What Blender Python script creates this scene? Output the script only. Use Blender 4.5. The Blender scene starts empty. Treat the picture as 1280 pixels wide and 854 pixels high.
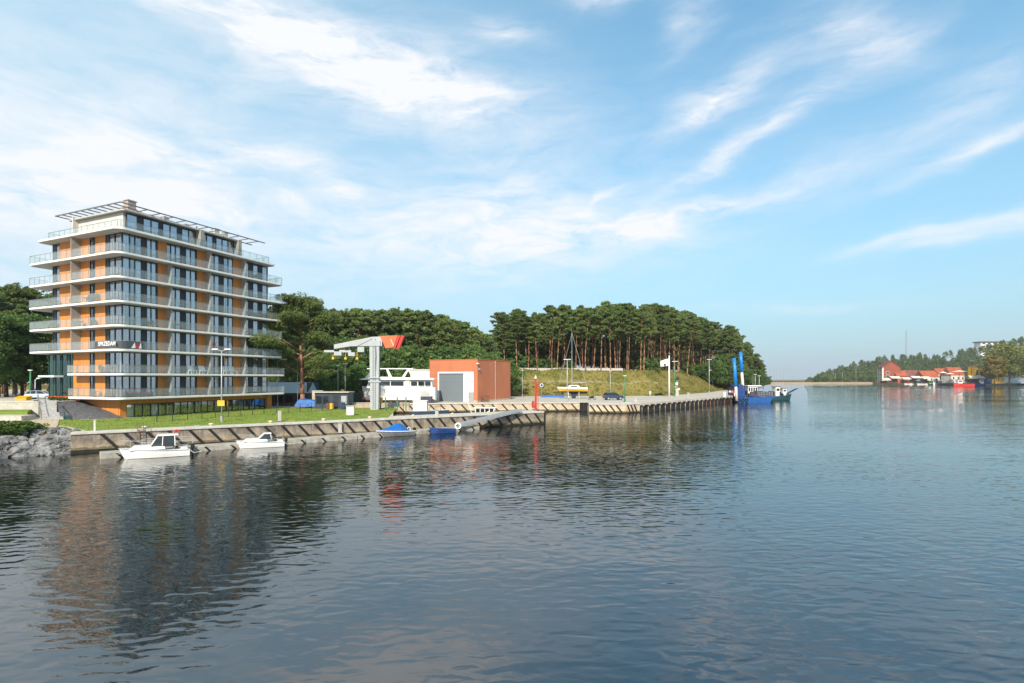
import bpy, bmesh, math, random
import numpy as np
from mathutils import Vector, Matrix
R = math.radians
S = bpy.context.scene
C = S.collection
random.seed(7)
# ------------------------------------------------------------------ camera
H, F, HY = 7.0, 650.0, 473.0           # eye height, focal length in px of a 1280 wide frame, horizon row
cam = bpy.data.cameras.new('camera'); camo = bpy.data.objects.new('camera', cam); C.objects.link(camo)
camo.location = (0, 0, H); camo.rotation_euler = (R(90), 0, 0)
cam.sensor_width = 36; cam.lens = F/1280*36; cam.shift_y = (HY-427)/1280
cam.clip_start = 0.3; cam.clip_end = 60000
S.camera = camo
def P(px, py, Y): return Vector(((px-640)/F*Y, Y, H-(py-HY)/F*Y))
def G(px, py, z=0.0):
    Y = F*(H-z)/(py-HY); return Vector(((px-640)/F*Y, Y, z))
# ------------------------------------------------------------------ light
SUN_EL, SUN_DIR = R(36), Vector((-0.14, -0.99))
sun = bpy.data.lights.new('sun', 'SUN'); suno = bpy.data.objects.new('sun', sun); C.objects.link(suno)
sun.energy = 4.0; sun.angle = R(0.6); sun.color = (1.0, 0.90, 0.76)
sv = Vector((SUN_DIR.x*math.cos(SUN_EL), SUN_DIR.y*math.cos(SUN_EL), math.sin(SUN_EL)))
suno.rotation_euler = sv.to_track_quat('Z', 'Y').to_euler()
S.view_settings.view_transform = 'Standard'; S.view_settings.look = 'None'
S.view_settings.exposure = 0.78; S.view_settings.gamma = 1.0; S.view_settings.use_curve_mapping = False
W = bpy.data.worlds.new('World'); S.world = W; W.use_nodes = True
nt = W.node_tree; N = nt.nodes; L = nt.links
for n in list(N): N.remove(n)
def nd(t, nodes=None, **kw):
    n = (nodes or N).new(t)
    for k, v in kw.items(): setattr(n, k, v)
    return n
def mth(op, a, b=None, c=None, clamp=False):
    n = N.new('ShaderNodeMath'); n.operation = op; n.use_clamp = clamp
    for i, v in enumerate((a, b, c)):
        if v is None: continue
        if isinstance(v, (int, float)): n.inputs[i].default_value = v
        else: L.new(v, n.inputs[i])
    return n.outputs[0]
sky = nd('ShaderNodeTexSky', sky_type='NISHITA', sun_disc=False)
sky.sun_elevation = SUN_EL; sky.sun_rotation = math.atan2(SUN_DIR.x, SUN_DIR.y)
sky.altitude = 10; sky.air_density = 1.0; sky.dust_density = 1.1; sky.ozone_density = 2.2
tc = nd('ShaderNodeTexCoord'); sx = nd('ShaderNodeSeparateXYZ'); L.new(tc.outputs['Generated'], sx.inputs[0])
X_, Y_, Z_ = sx.outputs
hyp = mth('SQRT', mth('ADD', mth('MULTIPLY', X_, X_), mth('ADD', mth('MULTIPLY', Y_, Y_), 1e-5)))
az = mth('ARCTAN2', X_, Y_); te = mth('DIVIDE', Z_, hyp)
def noise(vec, scale, detail=6, rough=.6, dist=0.0):
    n = nd('ShaderNodeTexNoise'); n.inputs['Scale'].default_value = scale; n.inputs['Detail'].default_value = detail
    n.inputs['Roughness'].default_value = rough; n.inputs['Distortion'].default_value = dist
    L.new(vec, n.inputs['Vector']); return n
def comb(a, b, c=0.0):
    n = nd('ShaderNodeCombineXYZ')
    for i, v in enumerate((a, b, c)):
        if isinstance(v, (int, float)): n.inputs[i].default_value = v
        else: L.new(v, n.inputs[i])
    return n.outputs[0]
base_v = comb(az, mth('MULTIPLY', te, 2.2))
warp = noise(base_v, 3.5, 4, .55)
ws = nd('ShaderNodeSeparateColor'); L.new(warp.outputs['Color'], ws.inputs[0])
wu = mth('ADD', az, mth('MULTIPLY', mth('SUBTRACT', ws.outputs[0], .5), .22))
wv = mth('ADD', te, mth('MULTIPLY', mth('SUBTRACT', ws.outputs[1], .5), .09))
fine = noise(comb(mth('ADD', mth('MULTIPLY', wu, 1.0), mth('MULTIPLY', wv, -.6)), mth('MULTIPLY', wv, 3.0)), 7.0, 10, .66, .25).outputs['Fac']
CL = [(60,340,480,150,0,.62),(620,310,330,80,0,.35),(340,120,420,150,-6,.22),  # cloud banks and wisps: column, row, half width, half height, tilt, density
 (80,150,300,95,0,.75),(20,240,230,70,0,.5),(430,70,250,58,-12,1.0),(520,110,120,40,-20,.7),(210,190,90,24,0,.6),
 (330,185,62,13,-3,.75),(430,230,42,15,-28,.95),(374,243,26,10,-15,.8),(120,240,110,30,0,.6),(270,262,50,14,0,.6),
 (650,250,120,46,0,.75),(520,300,190,48,0,.5),(780,290,85,20,-4,.85),(875,260,115,13,10,1.0),(640,310,130,26,0,.5),
 (895,122,62,19,22,1.3),(945,170,150,13,27,.85),(1080,45,60,34,-45,.65),(865,22,52,24,50,.55),(1215,190,115,11,12,1.0),
 (1210,110,100,45,25,.45),(1195,288,110,10,6,1.1),(1205,300,50,8,10,.7),(625,40,52,16,-10,.8),(760,4,60,14,-5,.8),
 (1000,60,200,70,30,.25),(1000,385,150,7,0,.3),(750,240,24,4,38,.5),(1040,210,170,32,10,.35),(300,20,240,34,-14,.7)]
msum = None
for (cx, cy, rx, ry, an, am) in CL:
    a0 = math.atan((cx-640)/F); t0 = (HY-cy)/F*math.cos(a0)
    k = math.cos(a0)**2; ru = rx/F*k; rv = ry/F*math.cos(a0); ca, sa = math.cos(R(an)), math.sin(R(an))
    du = mth('SUBTRACT', wu, a0); dv = mth('SUBTRACT', wv, t0)
    p = mth('DIVIDE', mth('ADD', mth('MULTIPLY', du, ca), mth('MULTIPLY', dv, sa)), ru)
    q = mth('DIVIDE', mth('SUBTRACT', mth('MULTIPLY', dv, ca), mth('MULTIPLY', du, sa)), rv)
    e = mth('MULTIPLY', mth('EXPONENT', mth('MULTIPLY', mth('ADD', mth('MULTIPLY', p, p), mth('MULTIPLY', q, q)), -1.0)), am)
    msum = e if msum is None else mth('ADD', msum, e)
back = mth('MULTIPLY', mth('LESS_THAN', Y_, 0.0), .45)
msum = mth('ADD', msum, back)
fr = nd('ShaderNodeMapRange'); fr.inputs[1].default_value = .30; fr.inputs[2].default_value = .70
fr.inputs[3].default_value = .16; fr.inputs[4].default_value = 1.15; L.new(fine, fr.inputs[0])
dens = mth('MULTIPLY', mth('MULTIPLY', msum, fr.outputs[0]), .92, clamp=True)
veil = mth('MULTIPLY', mth('EXPONENT', mth('MULTIPLY', mth('MAXIMUM', te, 0.0), -2.5)), 1.0)
# brighter hazy air towards the sun side (left)
glow = mth('MULTIPLY', mth('SUBTRACT', .22, mth('MULTIPLY', az, .62)), 1.0, clamp=True)
glow = mth('MAXIMUM', glow, mth('MULTIPLY', mth('MULTIPLY', Y_, -1.6, clamp=True), .75))   # pale bright air round the sun
# deeper blue overhead on the side away from the sun, pale milk low down
hs = nd('ShaderNodeMixRGB', blend_type='MULTIPLY'); hs.inputs[0].default_value = 1.0
L.new(sky.outputs[0], hs.inputs[1]); hs.inputs[2].default_value = (0.54, 1.20, 1.20, 1)
m1 = nd('ShaderNodeMixRGB'); L.new(veil, m1.inputs[0]); L.new(hs.outputs[0], m1.inputs[1]); m1.inputs[2].default_value = (2.5, 3.02, 3.52, 1)
m3 = nd('ShaderNodeMixRGB'); L.new(glow, m3.inputs[0]); L.new(m1.outputs[0], m3.inputs[1]); m3.inputs[2].default_value = (2.7, 3.95, 4.75, 1)
m2 = nd('ShaderNodeMixRGB'); L.new(dens, m2.inputs[0]); L.new(m3.outputs[0], m2.inputs[1]); m2.inputs[2].default_value = (4.7, 4.8, 5.0, 1)
bg = nd('ShaderNodeBackground'); bg.inputs[1].default_value = 0.12; L.new(m2.outputs[0], bg.inputs[0])
wo = nd('ShaderNodeOutputWorld'); L.new(bg.outputs[0], wo.inputs[0])

# ------------------------------------------------------------------ materials
def mat(name, col, rough=.7, var=.12, nscale=2.0, bump=0.0, bscale=20.0, metal=0.0, spec=.4, col2=None, stretch=(1,1,1), trans=0.0, coat=0.0, rnd=0.0, contrast=(.35,.65)):
    m = bpy.data.materials.new(name); m.use_nodes = True
    n, l = m.node_tree.nodes, m.node_tree.links
    b = n['Principled BSDF']; b.inputs['Roughness'].default_value = rough; b.inputs['Metallic'].default_value = metal
    b.inputs['Specular IOR Level'].default_value = spec; b.inputs['Coat Weight'].default_value = coat
    c = (*col, 1); c2 = (*col2, 1) if col2 else tuple(max(0, v*(1-var*2)) for v in col)+(1,)
    geo = n.new('ShaderNodeNewGeometry'); mp = n.new('ShaderNodeMapping'); mp.inputs['Scale'].default_value = stretch
    l.new(geo.outputs['Position'], mp.inputs[0])
    nz = n.new('ShaderNodeTexNoise'); nz.inputs['Scale'].default_value = nscale; nz.inputs['Detail'].default_value = 6; nz.inputs['Roughness'].default_value = .65
    l.new(mp.outputs[0], nz.inputs['Vector'])
    mr = n.new('ShaderNodeMapRange'); mr.inputs[1].default_value, mr.inputs[2].default_value = contrast
    l.new(nz.outputs['Fac'], mr.inputs[0])
    mx = n.new('ShaderNodeMixRGB'); mx.inputs[1].default_value = c; mx.inputs[2].default_value = c2; l.new(mr.outputs[0], mx.inputs[0])
    out = mx.outputs[0]
    if rnd:
        oi = n.new('ShaderNodeObjectInfo'); hsv = n.new('ShaderNodeHueSaturation')
        ra = n.new('ShaderNodeMapRange'); ra.inputs[3].default_value = 1-rnd; ra.inputs[4].default_value = 1+rnd; l.new(oi.outputs['Random'], ra.inputs[0])
        l.new(ra.outputs[0], hsv.inputs['Value']); 
        rb = n.new('ShaderNodeMapRange'); rb.inputs[3].default_value = .5-rnd*.05; rb.inputs[4].default_value = .5+rnd*.05
        fx = n.new('ShaderNodeMath'); fx.operation = 'FRACT'; m7 = n.new('ShaderNodeMath'); m7.operation = 'MULTIPLY'; m7.inputs[1].default_value = 7.3
        l.new(oi.outputs['Random'], m7.inputs[0]); l.new(m7.outputs[0], fx.inputs[0]); l.new(fx.outputs[0], rb.inputs[0]); l.new(rb.outputs[0], hsv.inputs['Hue'])
        l.new(out, hsv.inputs['Color']); out = hsv.outputs[0]
    l.new(out, b.inputs['Base Color'])
    if bump:
        n2 = n.new('ShaderNodeTexNoise'); n2.inputs['Scale'].default_value = bscale; n2.inputs['Detail'].default_value = 5; l.new(mp.outputs[0], n2.inputs['Vector'])
        bp = n.new('ShaderNodeBump'); bp.inputs['Strength'].default_value = bump; bp.inputs['Distance'].default_value = .1
        l.new(n2.outputs['Fac'], bp.inputs['Height']); l.new(bp.outputs[0], b.inputs['Normal'])
    if trans:
        tr = n.new('ShaderNodeBsdfTranslucent'); l.new(out, tr.inputs[0]); ms = n.new('ShaderNodeMixShader'); ms.inputs[0].default_value = trans
        l.new(b.outputs[0], ms.inputs[1]); l.new(tr.outputs[0], ms.inputs[2]); l.new(ms.outputs[0], n['Material Output'].inputs[0])
    return m
def glassmat(name, tint, refl=1.0, ior=1.5, rough=.02, body=0.0, bodycol=(.6,.7,.7)):
    m = bpy.data.materials.new(name); m.use_nodes = True
    n, l = m.node_tree.nodes, m.node_tree.links; n.remove(n['Principled BSDF'])
    t = n.new('ShaderNodeBsdfTransparent'); t.inputs[0].default_value = (*tint, 1)
    g = n.new('ShaderNodeBsdfGlossy'); g.inputs['Roughness'].default_value = rough; g.inputs[0].default_value = (refl, refl, refl, 1)
    f0 = ((ior-1)/(ior+1))**2; lw = n.new('ShaderNodeLayerWeight'); lw.inputs[0].default_value = .5
    pw = n.new('ShaderNodeMath'); pw.operation = 'POWER'; l.new(lw.outputs['Facing'], pw.inputs[0]); pw.inputs[1].default_value = 5.0
    f = n.new('ShaderNodeMath'); f.operation = 'MULTIPLY_ADD'; l.new(pw.outputs[0], f.inputs[0]); f.inputs[1].default_value = 1-f0; f.inputs[2].default_value = f0
    ms = n.new('ShaderNodeMixShader'); l.new(f.outputs[0], ms.inputs[0])
    src = t.outputs[0]
    if body:
        d = n.new('ShaderNodeBsdfDiffuse'); d.inputs[0].default_value = (*bodycol, 1); tl = n.new('ShaderNodeMixShader'); tl.inputs[0].default_value = body
        l.new(t.outputs[0], tl.inputs[1]); l.new(d.outputs[0], tl.inputs[2]); src = tl.outputs[0]
    l.new(src, ms.inputs[1]); l.new(g.outputs[0], ms.inputs[2]); l.new(ms.outputs[0], n['Material Output'].inputs[0])
    return m
def planks(name, col, col2, width=.16, vertical_axis=True, dark=.35, rough=.6):
    """boards: stripes along the wall at a board pitch, grain within each"""
    m = bpy.data.materials.new(name); m.use_nodes = True
    n, l = m.node_tree.nodes, m.node_tree.links; b = n['Principled BSDF']; b.inputs['Roughness'].default_value = rough
    tcn = n.new('ShaderNodeTexCoord'); sp = n.new('ShaderNodeSeparateXYZ'); l.new(tcn.outputs['Object'], sp.inputs[0])
    def mm(op, a, bb=None):
        q = n.new('ShaderNodeMath'); q.operation = op
        for i, v in enumerate((a, bb)):
            if v is None: continue
            if isinstance(v, (int, float)): q.inputs[i].default_value = v
            else: l.new(v, q.inputs[i])
        return q.outputs[0]
    co = mm('ADD', sp.outputs[0], sp.outputs[1]) if vertical_axis else sp.outputs[2]
    co = mm('DIVIDE', co, width); fr_ = mm('FRACT', co); idx = mm('FLOOR', co)
    wn = n.new('ShaderNodeTexWhiteNoise'); wn.noise_dimensions = '1D'; l.new(idx, wn.inputs['W'])
    nz = n.new('ShaderNodeTexNoise'); nz.inputs['Scale'].default_value = 1.6; nz.inputs['Detail'].default_value = 7
    mp = n.new('ShaderNodeMapping'); mp.inputs['Scale'].default_value = (4, 4, .5) if vertical_axis else (.5, .5, 4)
    l.new(tcn.outputs['Object'], mp.inputs[0]); l.new(mp.outputs[0], nz.inputs['Vector'])
    mix = n.new('ShaderNodeMixRGB'); mix.inputs[1].default_value = (*col, 1); mix.inputs[2].default_value = (*col2, 1)
    l.new(mm('ADD', mm('MULTIPLY', wn.outputs[0], .55), mm('MULTIPLY', nz.outputs['Fac'], .5)), mix.inputs[0])
    gap = mm('LESS_THAN', fr_, .07)
    m2_ = n.new('ShaderNodeMixRGB'); l.new(mm('MULTIPLY', gap, 1-dark), m2_.inputs[0]); l.new(mix.outputs[0], m2_.inputs[1]); m2_.inputs[2].default_value = (*[v*.25 for v in col2], 1)
    l.new(m2_.outputs[0], b.inputs['Base Color'])
    bp = n.new('ShaderNodeBump'); bp.inputs['Strength'].default_value = .4; bp.inputs['Distance'].default_value = .02; l.new(mm('SUBTRACT', 1.0, gap), bp.inputs['Height']); l.new(bp.outputs[0], b.inputs['Normal'])
    return m
def stained(name, col, dark, rusty):
    """old cast concrete: dark runs down from the coping, a paler worn middle, a yellow tide stain low down"""
    m = bpy.data.materials.new(name); m.use_nodes = True
    n, l = m.node_tree.nodes, m.node_tree.links; b = n['Principled BSDF']; b.inputs['Roughness'].default_value = .92; b.inputs['Specular IOR Level'].default_value = .2
    geo = n.new('ShaderNodeNewGeometry'); sp = n.new('ShaderNodeSeparateXYZ'); l.new(geo.outputs['Position'], sp.inputs[0])
    def nz(sc, st, det=7):
        mp = n.new('ShaderNodeMapping'); mp.inputs['Scale'].default_value = st; l.new(geo.outputs['Position'], mp.inputs[0])
        q = n.new('ShaderNodeTexNoise'); q.inputs['Scale'].default_value = sc; q.inputs['Detail'].default_value = det; q.inputs['Roughness'].default_value = .7; l.new(mp.outputs[0], q.inputs['Vector']); return q.outputs['Fac']
    def mr(v, a, c, d=0., e=1.):
        q = n.new('ShaderNodeMapRange'); q.inputs[1].default_value = a; q.inputs[2].default_value = c; q.inputs[3].default_value = d; q.inputs[4].default_value = e; l.new(v, q.inputs[0]); return q.outputs[0]
    def mul(a, c):
        q = n.new('ShaderNodeMath'); q.operation = 'MULTIPLY'; l.new(a, q.inputs[0]); l.new(c, q.inputs[1]); return q.outputs[0]
    def mx(f, a, c):
        q = n.new('ShaderNodeMixRGB'); l.new(f, q.inputs[0])
        if isinstance(a, tuple): q.inputs[1].default_value = (*a, 1)
        else: l.new(a, q.inputs[1])
        q.inputs[2].default_value = (*c, 1); return q.outputs[0]
    o = mx(mr(nz(.9,(1,1,1)), .38, .66), col, dark)
    o = mx(mul(mr(nz(2.2,(1,1,.18)), .45, .62), mr(sp.outputs[2], .5, 1.7, .25, .95)), o, dark)
    o = mx(mul(mr(nz(1.3,(1,1,.6)), .36, .6), mr(sp.outputs[2], 1.1, .25)), o, rusty)
    wob = n.new('ShaderNodeMath'); wob.operation = 'MULTIPLY_ADD'; l.new(nz(1.1,(1,1,.2)), wob.inputs[0]); wob.inputs[1].default_value = .7; wob.inputs[2].default_value = .12
    alg = n.new('ShaderNodeMath'); alg.operation = 'LESS_THAN'; l.new(sp.outputs[2], alg.inputs[0]); l.new(wob.outputs[0], alg.inputs[1])
    am = n.new('ShaderNodeMath'); am.operation = 'MULTIPLY'; l.new(alg.outputs[0], am.inputs[0]); am.inputs[1].default_value = .72
    o = mx(am.outputs[0], o, (.055,.055,.03))
    l.new(o, b.inputs['Base Color'])
    bp = n.new('ShaderNodeBump'); bp.inputs['Strength'].default_value = .3; bp.inputs['Distance'].default_value = .05; l.new(nz(7,(1,1,1)), bp.inputs['Height']); l.new(bp.outputs[0], b.inputs['Normal'])
    return m
M = {}
M['white'] = mat('white_plaster', (.72,.71,.69), .6, .06, 1.2)
M['offwhite'] = mat('off_white', (.60,.58,.53), .7, .1, 1.5)
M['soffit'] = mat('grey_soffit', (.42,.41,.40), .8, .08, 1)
M['greyrender'] = mat('grey_render', (.46,.44,.40), .85, .1, 2, .1)
M['dark'] = mat('charcoal_metal', (.028,.031,.036), .45, .1)
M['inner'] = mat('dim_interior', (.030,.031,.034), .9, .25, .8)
M['curtain'] = mat('pale_curtain', (.82,.80,.83), .9, .08, 3, .3, 9, stretch=(8,8,.3))
M['wood'] = planks('orange_larch_boards', (.62,.255,.055), (.45,.15,.026))
M['wooddark'] = planks('dark_brown_boards', (.10,.055,.035), (.06,.03,.02), .2)
M['hoist'] = mat('pale_grey_hoist_paint', (.38,.405,.43), .5, .07, .8)
M['steel'] = mat('galvanised_steel', (.42,.44,.46), .45, .12, 3, metal=.3)
M['steelthin'] = mat('rail_steel', (.30,.32,.33), .4, .1, metal=.5)
M['railglass'] = glassmat('railing_glass', (.92,.96,.96), 1.0, 1.5, .01, .075, (.80,.82,.80))
M['winglass'] = glassmat('window_glass', (.86,.89,.94), 1.0, 3.1, .01)
M['greenglass'] = glassmat('green_glass', (.42,.72,.60), 1.0, 1.7, .01)
M['boatglass'] = glassmat('boat_glass', (.25,.32,.34), 1.0, 1.6, .01, .25, (.05,.06,.07))
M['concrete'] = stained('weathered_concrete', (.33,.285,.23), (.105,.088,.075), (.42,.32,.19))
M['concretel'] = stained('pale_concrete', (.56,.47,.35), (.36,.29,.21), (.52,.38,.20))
M['coping'] = mat('coping_concrete', (.50,.48,.44), .9, .15, 1.5, .2, 15, col2=(.36,.34,.30))
M['apron'] = mat('quay_apron_paving', (.47,.43,.37), .9, .12, .35, .12, 14, col2=(.36,.325,.275))
M['rubber'] = mat('black_rubber', (.014,.013,.013), .8, .2)
M['pile'] = mat('tarred_sheet_pile', (.022,.02,.02), .8, .3, 2, .3, 5)
M['slate'] = mat('slate_paving', (.105,.105,.115), .8, .2, 4, .7, 6, col2=(.05,.05,.057))
M['teal'] = mat('dark_teal_metal', (.02,.07,.075), .4, .2)
M['stair'] = mat('stair_granite', (.36,.36,.36), .85, .15, 3, .1)
M['rock'] = mat('riprap_rock', (.26,.255,.25), .85, .3, 1.1, .6, 8, col2=(.065,.066,.07), rnd=0)
M['sand'] = mat('sandy_path', (.50,.42,.31), .95, .15, 1.2, .3, 14, col2=(.38,.30,.20))
M['trunk'] = mat('pine_bark', (.30,.155,.085), .9, .2, 1.5, .5, 9, col2=(.17,.085,.05), stretch=(1,1,.25), rnd=.18)
M['bark'] = mat('grey_bark', (.11,.085,.065), .9, .2, 2, .4, 9, stretch=(1,1,.3))
M['pine'] = mat('pine_needles', (.205,.25,.074), .6, .3, .45, col2=(.105,.16,.05), trans=.48, rnd=.22, spec=.25)
M['pinefine'] = mat('pine_needles_fine', (.19,.235,.065), .6, .3, .6, col2=(.10,.155,.045), trans=.45, rnd=.15, spec=.25)
M['leaf'] = mat('broad_leaves', (.14,.225,.055), .6, .3, .4, col2=(.072,.135,.036), trans=.42, rnd=.2, spec=.3)
M['leafy'] = mat('light_leaves', (.115,.17,.032), .6, .3, .6, col2=(.06,.11,.022), trans=.3, rnd=.15, spec=.3)
M['leafo'] = mat('turning_leaves', (.23,.23,.05), .6, .3, .08, col2=(.11,.15,.035), trans=.3, spec=.3)
M['leafau'] = mat('amber_leaves', (.27,.18,.028), .6, .3, .1, col2=(.15,.14,.028), trans=.3, spec=.3)
M['blue'] = mat('blue_paint', (.010,.085,.30), .4, .15, 1.2, coat=.2)
M['bluehull'] = mat('deep_blue_paint', (.012,.05,.20), .45, .2, 1.5, coat=.2)
M['tarp'] = mat('blue_tarpaulin', (.010,.12,.42), .55, .15, 1.5, .5, 5)
M['red'] = mat('red_paint', (.55,.035,.025), .45, .12, 1.5)
M['orange'] = mat('orange_paint', (.66,.14,.05), .5, .12, 1.5)
M['yellow'] = mat('yellow_paint', (.74,.42,.03), .45, .1, 1.5, coat=.2)
M['gel'] = mat('white_gelcoat', (.78,.77,.75), .3, .05, 1.2, coat=.4)
M['green'] = mat('green_paint', (.04,.22,.10), .5, .15)
M['shedfront'] = mat('orange_render', (.48,.165,.080), .85, .12, .25, .15, 18, col2=(.40,.138,.070), stretch=(1,1,.45))
M['shutter'] = planks('grey_roller_shutter', (.155,.185,.205), (.13,.16,.18), .12, False, .55, .5)
M['brick'] = mat('red_brick', (.30,.085,.05), .9, .2, 1.5, .2, 8)
M['rooftile'] = mat('orange_roof_tiles', (.38,.095,.045), .85, .2, .5, .2, 3)
M['roofdark'] = mat('dark_roof_tiles', (.20,.07,.06), .85, .2, .5)
M['canvas'] = mat('cream_canvas', (.66,.62,.54), .85, .08, .4)
M['black'] = mat('black_plastic', (.015,.015,.017), .5, .1)
M['tyre'] = mat('tyre_rubber', (.018,.018,.018), .85, .1)
M['carblue'] = mat('dark_blue_car_paint', (.02,.04,.09), .3, .05, coat=.8)
M['carpale'] = mat('pale_blue_car_paint', (.42,.52,.58), .3, .05, coat=.6)
M['darkblue'] = mat('dark_blue_panels', (.035,.055,.085), .6, .2, 1)
M['skin'] = mat('skin', (.50,.30,.21), .6, .05)
M['pink'] = mat('pink_cloth', (.55,.12,.22), .8, .1)
M['whitecloth'] = mat('white_cloth', (.75,.75,.74), .8, .05)
M['denim'] = mat('dark_denim', (.05,.06,.10), .85, .1)
M['brownwood'] = mat('brown_timber', (.17,.085,.05), .85, .25, 2, .3)
M['anti'] = mat('dark_antifouling', (.02,.035,.055), .6, .2)
M['rust'] = mat('rusty_steel', (.22,.10,.06), .8, .3, 1.5)
M['flower'] = mat('orange_blossom', (.60,.19,.04), .7, .3, 6, col2=(.55,.05,.05))
M['redflower'] = mat('red_blossom', (.50,.05,.06), .7, .2, 6)
M['weed'] = mat('water_weed', (.075,.10,.025), .7, .25, 3, trans=.2)
M['banner'] = mat('grey_banner_vinyl', (.075,.085,.10), .5, .1)
M['spud'] = mat('bright_blue_paint', (.008,.20,.62), .4, .12, .8)
M['pale'] = mat('bare_pale_steel', (.62,.55,.50), .6, .15)
M['lav'] = mat('dark_purple_container', (.06,.05,.085), .6, .15)

def ground_mat(name, cols, scale=.25, bump=.4, bscale=5):
    m = bpy.data.materials.new(name); m.use_nodes = True
    n, l = m.node_tree.nodes, m.node_tree.links; b = n['Principled BSDF']; b.inputs['Roughness'].default_value = .95; b.inputs['Specular IOR Level'].default_value = .15
    geo = n.new('ShaderNodeNewGeometry')
    nz = n.new('ShaderNodeTexNoise'); nz.inputs['Scale'].default_value = scale; nz.inputs['Detail'].default_value = 9; nz.inputs['Roughness'].default_value = .7
    l.new(geo.outputs['Position'], nz.inputs['Vector'])
    cr = n.new('ShaderNodeValToRGB'); l.new(nz.outputs['Fac'], cr.inputs[0])
    e = cr.color_ramp.elements
    while len(e) > 1: e.remove(e[-1])
    for i, (p, c) in enumerate(cols):
        q = e[0] if i == 0 else e.new(p)
        q.position = p; q.color = (*c, 1)
    l.new(cr.outputs[0], b.inputs['Base Color'])
    n2 = n.new('ShaderNodeTexNoise'); n2.inputs['Scale'].default_value = bscale; n2.inputs['Detail'].default_value = 4; l.new(geo.outputs['Position'], n2.inputs['Vector'])
    bp = n.new('ShaderNodeBump'); bp.inputs['Strength'].default_value = bump; bp.inputs['Distance'].default_value = .15; l.new(n2.outputs['Fac'], bp.inputs['Height']); l.new(bp.outputs[0], b.inputs['Normal'])
    return m
M['lawn'] = ground_mat('short_lawn', [(.28,(.085,.15,.022)),(.45,(.15,.22,.035)),(.58,(.20,.24,.05)),(.68,(.30,.26,.10))], .5, .5, 12)
M['drygrass'] = ground_mat('dry_bank_grass', [(.30,(.06,.075,.018)),(.43,(.115,.115,.028)),(.55,(.20,.165,.05)),(.66,(.10,.12,.03)),(.75,(.24,.16,.075))], .16, .8, 2.2)
M['soil'] = ground_mat('forest_floor', [(.35,(.045,.04,.022)),(.6,(.08,.07,.03))], .3)
M['farland'] = ground_mat('far_bank_ground', [(.35,(.07,.085,.03)),(.6,(.20,.17,.11))], .05)
M['beach'] = mat('pale_sand', (.34,.26,.18), .95, .1, .05)

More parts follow.
